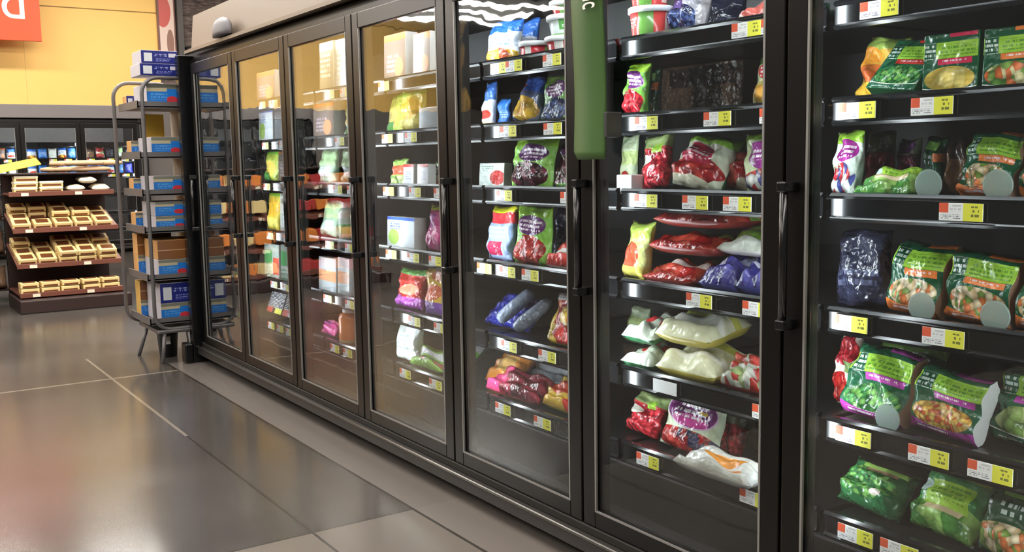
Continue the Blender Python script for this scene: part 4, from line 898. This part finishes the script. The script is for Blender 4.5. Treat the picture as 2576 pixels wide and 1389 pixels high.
for z in SZ:
    bm = bmesh.new(); add_box(bm, cx0-ox, cx1-ox, cy0+.035-oy, cy1-oy, z-.03, z-.022)
    add_box(bm, cx0-ox, cx1-ox, cy0+.03-oy, cy0+.036-oy, z-.035, z+.012); add_box(bm, cx1-.006-ox, cx1-ox, cy0+.03-oy, cy1-oy, z-.035, z+.006); obj('shelf', bm, cart_m, cart)
bm = bmesh.new(); add_box(bm, cx0-ox, cx1-.02-ox, cy1-.004-oy, cy1+.004-oy, kz(.30), kz(1.62)); obj('side_panel', bm, mat('cart_panel', (150, 140, 128), .6), cart)
bm = bmesh.new(); add_box(bm, cx0+.02-ox, cx1+.015-ox, cy0+.07-oy, cy1-.01-oy, .185, .21, .008); obj('base_tray', bm, cart_m, cart)
for (ax, ay, bx, by) in ((-6.80, 1.545, -6.77, 1.60), (-6.415, 1.60, -6.45, 1.63), (-6.425, 1.80, -6.45, 1.78), (-6.80, 1.88, -6.77, 1.86)):
    bm = bmesh.new(); add_tube(bm, [(ax-ox, ay-oy, 0), (bx-ox, by-oy, .187)], .012, 8); obj('leg', bm, cart_m, cart)
bm = bmesh.new(); add_tube(bm, [(-6.437-ox, 1.79-oy, .10), (-6.785-ox, 1.87-oy, .10)], .006, 8); obj('stretcher', bm, cart_m, cart)
blue_box = plain('box_blue_print', (40, 120, 206), [(('r', 0, .78, 1, 1), (120, 120, 110)), (('r', 0, .66, .5, .82), (190, 180, 150)), (('e', .62, .3, .14, .16), (200, 60, 70)), (('r', .75, .1, .95, .7), (70, 140, 110)), (('r', .1, .3, .5, .6), ('T', 8, (90, 160, 226)))], bump=0)
navy_box = plain('box_navy_print', (34, 42, 116), [(('r', .08, .15, .3, .8), (206, 210, 216)), (('r', .36, .55, .7, .75), ('T', 9, (150, 160, 206))), (('r', .4, .15, .8, .4), ('T', 9, (120, 130, 190))), (('r', .75, .5, .95, .8), (200, 200, 214))], bump=0)
brown_box = plain('box_brown_print', (130, 84, 48), [(('r', .0, .45, 1, .5), (186, 150, 110))], bump=0)
kraft = mat('box_end_kraft', (226, 170, 104), .6, var=.1, bscale=8); pale = mat('box_end_pale', (206, 200, 206), .55, var=.08, bscale=8); kraft2 = mat('box_end_honey', (222, 176, 90), .6, var=.1, bscale=8)
def stock_box(z, h, m, sidem, label, y0=1.55, y1=1.755, x0=-6.28, x1=-5.968):
    """front face towards +x (the aisle), side towards -y"""
    x0, x1, y0, y1, h = x0*KC-.145, x1*KC-.145, y0*KC, y1*KC, h*KC
    bm = bmesh.new(); uvl = bm.loops.layers.uv.new(); b2 = bmesh.new(); add_box(b2, x0, x1, y0, y1, 0, h, .003); merge(bm, b2); bm.normal_update()
    for f in bm.faces:
        f.material_index = 0 if f.normal.x > .5 else 1
        for lp in f.loops: lp[uvl].uv = ((lp.vert.co.y-y0)/(y1-y0), lp.vert.co.z/h)
    c = Vector(((x0+x1)/2, (y0+y1)/2, 0))
    for v in bm.verts: v.co -= c
    o = obj('stock_box', bm, [m, sidem], None, (c.x, c.y, z)); tag(o, label, 'box', 'boxes on the grey shelf cart')
def on(i): return SZ[i]-.021
stock_box(on(0), .13, blue_box, pale, 'blue printed box under the top loop of the grey cart', 1.52)
stock_box(kz(1.765)+.0135, .07, navy_box, pale, 'navy box resting on the cart top, lower of two', 1.49, 1.72, -6.2)
stock_box(kz(1.765)+.0885, .075, navy_box, pale, 'navy box resting on the cart top, upper of two', 1.50, 1.71, -6.18)
stock_box(on(0), .08, navy_box, kraft, 'small kraft sided box on the top cart shelf rear', 1.48, 1.60, -6.4, -6.30)
stock_box(on(1), .115, blue_box, pale, 'blue printed box on the second cart shelf', 1.53)
stock_box(on(1), .10, blue_box, kraft, 'kraft ended box behind the blue box, second cart shelf', 1.49, 1.70, -6.41, -6.29)
stock_box(on(2), .105, blue_box, pale, 'blue printed box on the third cart shelf', 1.53)
stock_box(on(2), .09, blue_box, kraft, 'kraft ended box behind the blue box, third cart shelf', 1.49, 1.70, -6.41, -6.29)
stock_box(on(3), .085, blue_box, pale, 'lower blue printed box on the fourth cart shelf', 1.53)
stock_box(on(3)+0.0911, .085, blue_box, pale, 'upper blue printed box on the fourth cart shelf', 1.53)
stock_box(on(3), .10, blue_box, kraft, 'kraft ended box behind the blue pair, fourth cart shelf', 1.49, 1.70, -6.41, -6.29)
stock_box(on(4), .11, blue_box, pale, 'blue printed box under the brown box on the fifth cart shelf', 1.53)
stock_box(on(4)+0.1176, .115, brown_box, kraft, 'brown box on top of the blue box, fifth cart shelf', 1.53)
stock_box(on(4), .12, blue_box, kraft, 'lower kraft ended box at the rear of the fifth cart shelf', 1.49, 1.70, -6.41, -6.29)
stock_box(on(4)+0.1282, .13, brown_box, kraft, 'upper kraft ended box at the rear of the fifth cart shelf', 1.49, 1.70, -6.41, -6.29)
stock_box(on(5), .11, blue_box, pale, 'blue printed box under the navy box on the lowest cart shelf', 1.53)
stock_box(on(5)+0.1176, .12, navy_box, pale, 'navy box on top of the blue box, lowest cart shelf', 1.53)
stock_box(on(5), .10, blue_box, kraft2, 'lower honey coloured box at the rear of the lowest cart shelf', 1.49, 1.70, -6.41, -6.29)
stock_box(on(5)+0.1070, .12, brown_box, kraft2, 'upper honey coloured box at the rear of the lowest cart shelf', 1.49, 1.70, -6.41, -6.29)
# yellow placard on the second shelf
bm = bmesh.new(); add_box(bm, -.004, .004, -.07, .07, 0, .175, .002); o = obj('yellow_placard', bm, mat('placard_yellow', (246, 206, 84), .5), None, (-6.88, 1.75, on(1)+.107), .3); tag(o, 'yellow placard standing on the second shelf of the grey cart', 'placard')
# black bin behind the cart legs
t = thing('waste_bin', 'small black bin with a white tag behind the cart legs', 'bin', (-6.66, 1.70, 0))
bm = bmesh.new(); add_lathe(bm, [(.05, 0), (.055, .004), (.066, .150), (.07, .155), (.066, .158), (.06, .12)], 20); obj('bin_body', bm, black_matt, t)
part_box('tag', white_letter, t, .06, .068, -.045, .0, .09, .14)

# ---------------------------------------------------------------- bakery racks
rack_dark = mat('rack_dark_brown', (52, 36, 34), .45); rack_red = mat('rack_front_brown', (120, 72, 58), .4); cream = mat('carton_cream', (240, 214, 150), .5, var=.08, bscale=6)
brownfood = mat('pastry_window_brown', (112, 66, 36), .35, var=.3, bscale=40); cream_hi = mat('carton_white_cream', (250, 240, 214), .35); tanpaper = mat('paper_tan', (206, 170, 132), .6, var=.15, bscale=14); orange_pack = mat('carton_orange', (236, 140, 60), .5)
TIER = [(1.03, .40), (.71, .50), (.405, .60), (.155, .66)]       # height and depth of each tier
SLOPE = math.tan(math.radians(15))
def rack(label, y0, y1, xf=-9.40):
    R = thing('bakery_rack', label, 'display rack', (xf, (y0+y1)/2, 0)); c = (y0+y1)/2; a, b = y0-c, y1-c
    part_box('base', rack_dark, R, -.70, .03, a-.02, b+.02, 0, .115, bev=.01)
    part_box('back_panel', rack_dark, R, -.80, -.76, a, b, 0, 1.20)
    for z, dp in TIER:
        fx = -.76+dp
        bm = bmesh.new(); add_box(bm, -.76, fx, a, b, z-.02, z, .003)
        if z < 1 and z > .2:
            for v in bm.verts: v.co.z += (fx-v.co.x)*SLOPE
        add_box(bm, fx-.002, fx+.012, a, b, z-.03, z+.012, .003); s = obj('tier', bm, rack_red, R)
        for yy in (a+.1, a+.62*(b-a)):
            part_box('tier_ticket', cream_hi, s, fx+.012, fx+.016, yy, yy+.06, z-.026, z+.002)
    for yy in (a, b-.02): part_box('side_upright', rack_dark, R, -.81, -.762, yy, yy+.02, .1, 1.2)
    bm = bmesh.new(); add_box(bm, -.80, -.38, a, b, 1.19, 1.205, .003); obj('top_board', bm, rack_dark, R)
    return R
rack('tiered brown bakery rack of cream cartons in front of the far freezers', 1.20, 2.08)
rack('tiered bakery rack left of the frame, mirrored in the second freezer door', .10, 1.0)
rack('tiered bakery rack mirrored in the third freezer door', -1.0, -.1)
def pastry_proto():
    t = thing('pastry_carton', '', 'carton')
    bm = bmesh.new(); add_box(bm, -.075, .075, -.075, .075, 0, .045, .006); obj('tray', bm, cream, t)
    bm = bmesh.new(); add_box(bm, -.05, .05, -.05, .05, .044, .049, .002); obj('window', bm, brownfood, t)
    bm = bmesh.new(); add_box(bm, .074, .078, -.058, .058, .006, .022, .001); obj('front_window', bm, brownfood, t)
    return t
PP = pastry_proto(); firstp = [True]
TN = ['top tier', 'second tier', 'third tier', 'bottom tier']
def pastry(x, y, z, label, rz=0., group='cream cartons on the bakery rack', ry=0.):
    o = PP if firstp[0] else copy_tree(PP)
    firstp[0] = False; o.location = (x, y, z); o.rotation_euler = (0, ry, rz)
    o['label'] = label; o['group'] = group; o['category'] = 'carton'
    return o
rn = random.Random(3)
for ti, (z, dp) in enumerate(TIER):
    fx = -9.40-.76+dp
    if ti == 0:
        for k, y in enumerate((1.345, 1.555)):
            for lv in range(3 if k == 0 else 2):
                t = thing('bakery_carton', 'pale cream lidded carton, %s stack, %s layer, top tier of the bakery rack' % (('left', 'right')[k], ('lowest', 'second', 'third')[lv]), 'carton', (fx-.09-.012*lv, y+.006*lv, z+.001+.0505*lv), rn.uniform(-.05, .05), 'pale cartons on the top tier')
                bm = bmesh.new(); add_box(bm, -.075, .075, -.095, .095, 0, .03, .004); obj('tray', bm, cream, t)
                bm = bmesh.new(); add_box(bm, -.078, .078, -.098, .098, .0295, .05, .005); obj('lid', bm, cream_hi, t)
                part_box('front_window', brownfood, t, .0745, .0765, -.08, .08, .006, .024)
        continue
    nrow = 3 if ti < 3 else 1
    for r in range(nrow):
        cols = 5
        for k in range(cols):
            if (ti == 1 and r == 1 and k == 1) or (ti == 3 and k > 4): continue
            y = 1.285+k*.168+rn.uniform(-.006, .006); x = fx-.088-r*.156
            ti_ = math.radians(15) if ti < 3 else 0.; zz = z+.002+((fx-x)*SLOPE if ti < 3 else 0.)
            pastry(x, y, zz, 'cream carton, %s from left, %s row, %s of the bakery rack' % (ORD[k], ('front', 'middle', 'back')[r], TN[ti]), rn.uniform(-.03, .03), ry=ti_)
            if rn.random() < (.75 if r else .45) and ti in (1, 2):
                pastry(x+.0135*(ti < 3), y+rn.uniform(-.004, .004), zz+.0515, 'cream carton stacked second high, %s from left, %s row, %s' % (ORD[k], ('front', 'middle', 'back')[r], TN[ti]), rn.uniform(-.03, .03), ry=ti_)
    if ti == 3:
        for k in range(5): pastry(fx-.088, 1.285+k*.168, z+.0515, 'cream carton stacked second high, %s from left, bottom tier of the bakery rack' % ORD[k])
# pale bags at the right of the top tier
for k, (y, w_, zz) in enumerate(((1.765, .22, 0.), (1.975, .2, .0), (1.87, .24, .072))):
    bm = pouch_mesh(.16, w_, .06, math.radians(88), 0, 0, .004, seed=50+k, nx=10, ny=12)
    o = obj('bread_bag', bm, [cream_hi, cream_hi], None, (-9.40-.76+.30-.06+.16, y, TIER[0][0]+.001+zz), PI/2); tag(o, ['white bread bag, lower left of three on the top tier', 'white bread bag, lower right of three on the top tier', 'white bread bag lying on top of two others, top tier'][k], 'bread bag', 'white bread bags on the bakery rack')
# paper wrapped loaves and a yellow paper on top of the rack
for k, (y, an, dx) in enumerate(((1.62, .25, 0), (1.74, -.2, .05), (1.86, .12, -.02), (1.70, -.05, .1), (1.98, -.3, .02), (1.80, .3, .09))):
    bm = bmesh.new(); r_ = .030
    add_tube(bm, [(0, -.17, 0), (0, -.16, 0), (0, -.08, .003), (0, .08, .003), (0, .16, 0), (0, .175, 0)], [.008, r_*.7, r_, r_*1.05, r_*.75, .01], 12)
    for v in bm.verts: v.co.z = v.co.z*.8+r_*.85
    zz = 1.206+(.055 if k >= 3 else 0)
    o = obj('wrapped_loaf', bm, tanpaper, None, (-9.40-.66+(k % 3)*.082+(.03 if k > 2 else 0), y+.06, zz), an*.25); tag(o, 'tan paper wrapped loaf, %s from left in the %s layer on the rack top' % (ORD[k % 3], 'upper' if k > 2 else 'lower'), 'loaf', 'loaves on top of the bakery rack')
bm = bmesh.new(); add_box(bm, -.14, .14, -.18, .18, 0, .004)
for v in bm.verts: v.co.z += .075*max(0, v.co.y+.18)/.36+.06*(.14-v.co.x)/.28
o = obj('yellow_paper', bm, mat('paper_yellow', (244, 196, 30), .5), None, (-9.95, 1.31, 1.206)); tag(o, 'yellow paper sheet lying on top of the bakery rack', 'paper')
# stock of the mirrored racks
for ri, (c0, pal) in enumerate(((.10, (orange_pack, cream)), (-1.0, (mat('carton_red', (190, 60, 60), .5), orange_pack)))):
    for ti, (z, dp) in enumerate(TIER):
        for k in range(4):
            m_ = pal[(k+ti) % 2]
            bm = bmesh.new(); add_box(bm, -.09, .09, -.095, .095, 0, .11, .006); o = obj('bakery_carton', bm, m_, None, (-9.40-.76+dp-.11, c0+.13+k*.21, z+.001+(.206*SLOPE if ti in (1, 2) else 0)))
            tag(o, 'carton, %s from left, %s of the bakery rack mirrored in the %s door' % (ORD[k], TN[ti], ('second', 'third')[ri]), 'carton', 'cartons on the mirrored bakery racks')
# bagged goods left of the rack, at the frame edge
R2 = thing('bread_stand', 'brown wire bread stand at the left edge behind the bakery rack', 'display rack', (-10.6, 1.28, 0))
for z in (.12, .45, .78, 1.1): part_box('shelf', rack_dark, R2, -.2, .2, -.25, .2, z-.015, z)
for x in (-.19, .19):
    for y in (-.24, .19): part_box('upright', rack_dark, R2, x-.01, x+.01, y-.01, y+.01, 0, 1.2)
for k, z in enumerate((.12, .45, .78)):
    for j in range(2):
        bm = pouch_mesh(.16, .22, .12, .25, 0, .4, .012, seed=90+k*2+j, nx=10, ny=12)
        o = obj('bread_bag', bm, [mat('bread_bag_brown', (166, 132, 104), .3, bump=.3), tanpaper], None, (-10.45, 1.14+.19*j, z+.001), PI/2); tag(o, 'brown bread bag, %s on the %s shelf of the bread stand' % (('left', 'right')[j], ('lowest', 'middle', 'upper')[k]), 'bread bag', 'brown bread bags on the stand')

# ---------------------------------------------------------------- world and exposure
w = bpy.data.worlds.new('store_air'); sc.world = w; w.use_nodes = True
bg = w.node_tree.nodes['Background']; bg.inputs[0].default_value = (1, .95, .88, 1); bg.inputs[1].default_value = .13
vs = sc.view_settings; vs.view_transform = 'Standard'; vs.look = 'None'; vs.gamma = 1; vs.use_curve_mapping = False; vs.exposure = 0.0
sc.cycles.use_denoising = True
sc.cycles.max_bounces = 8; sc.cycles.transparent_max_bounces = 24; sc.cycles.sample_clamp_indirect = 6
sc.cycles.caustics_reflective = False; sc.cycles.caustics_refractive = False
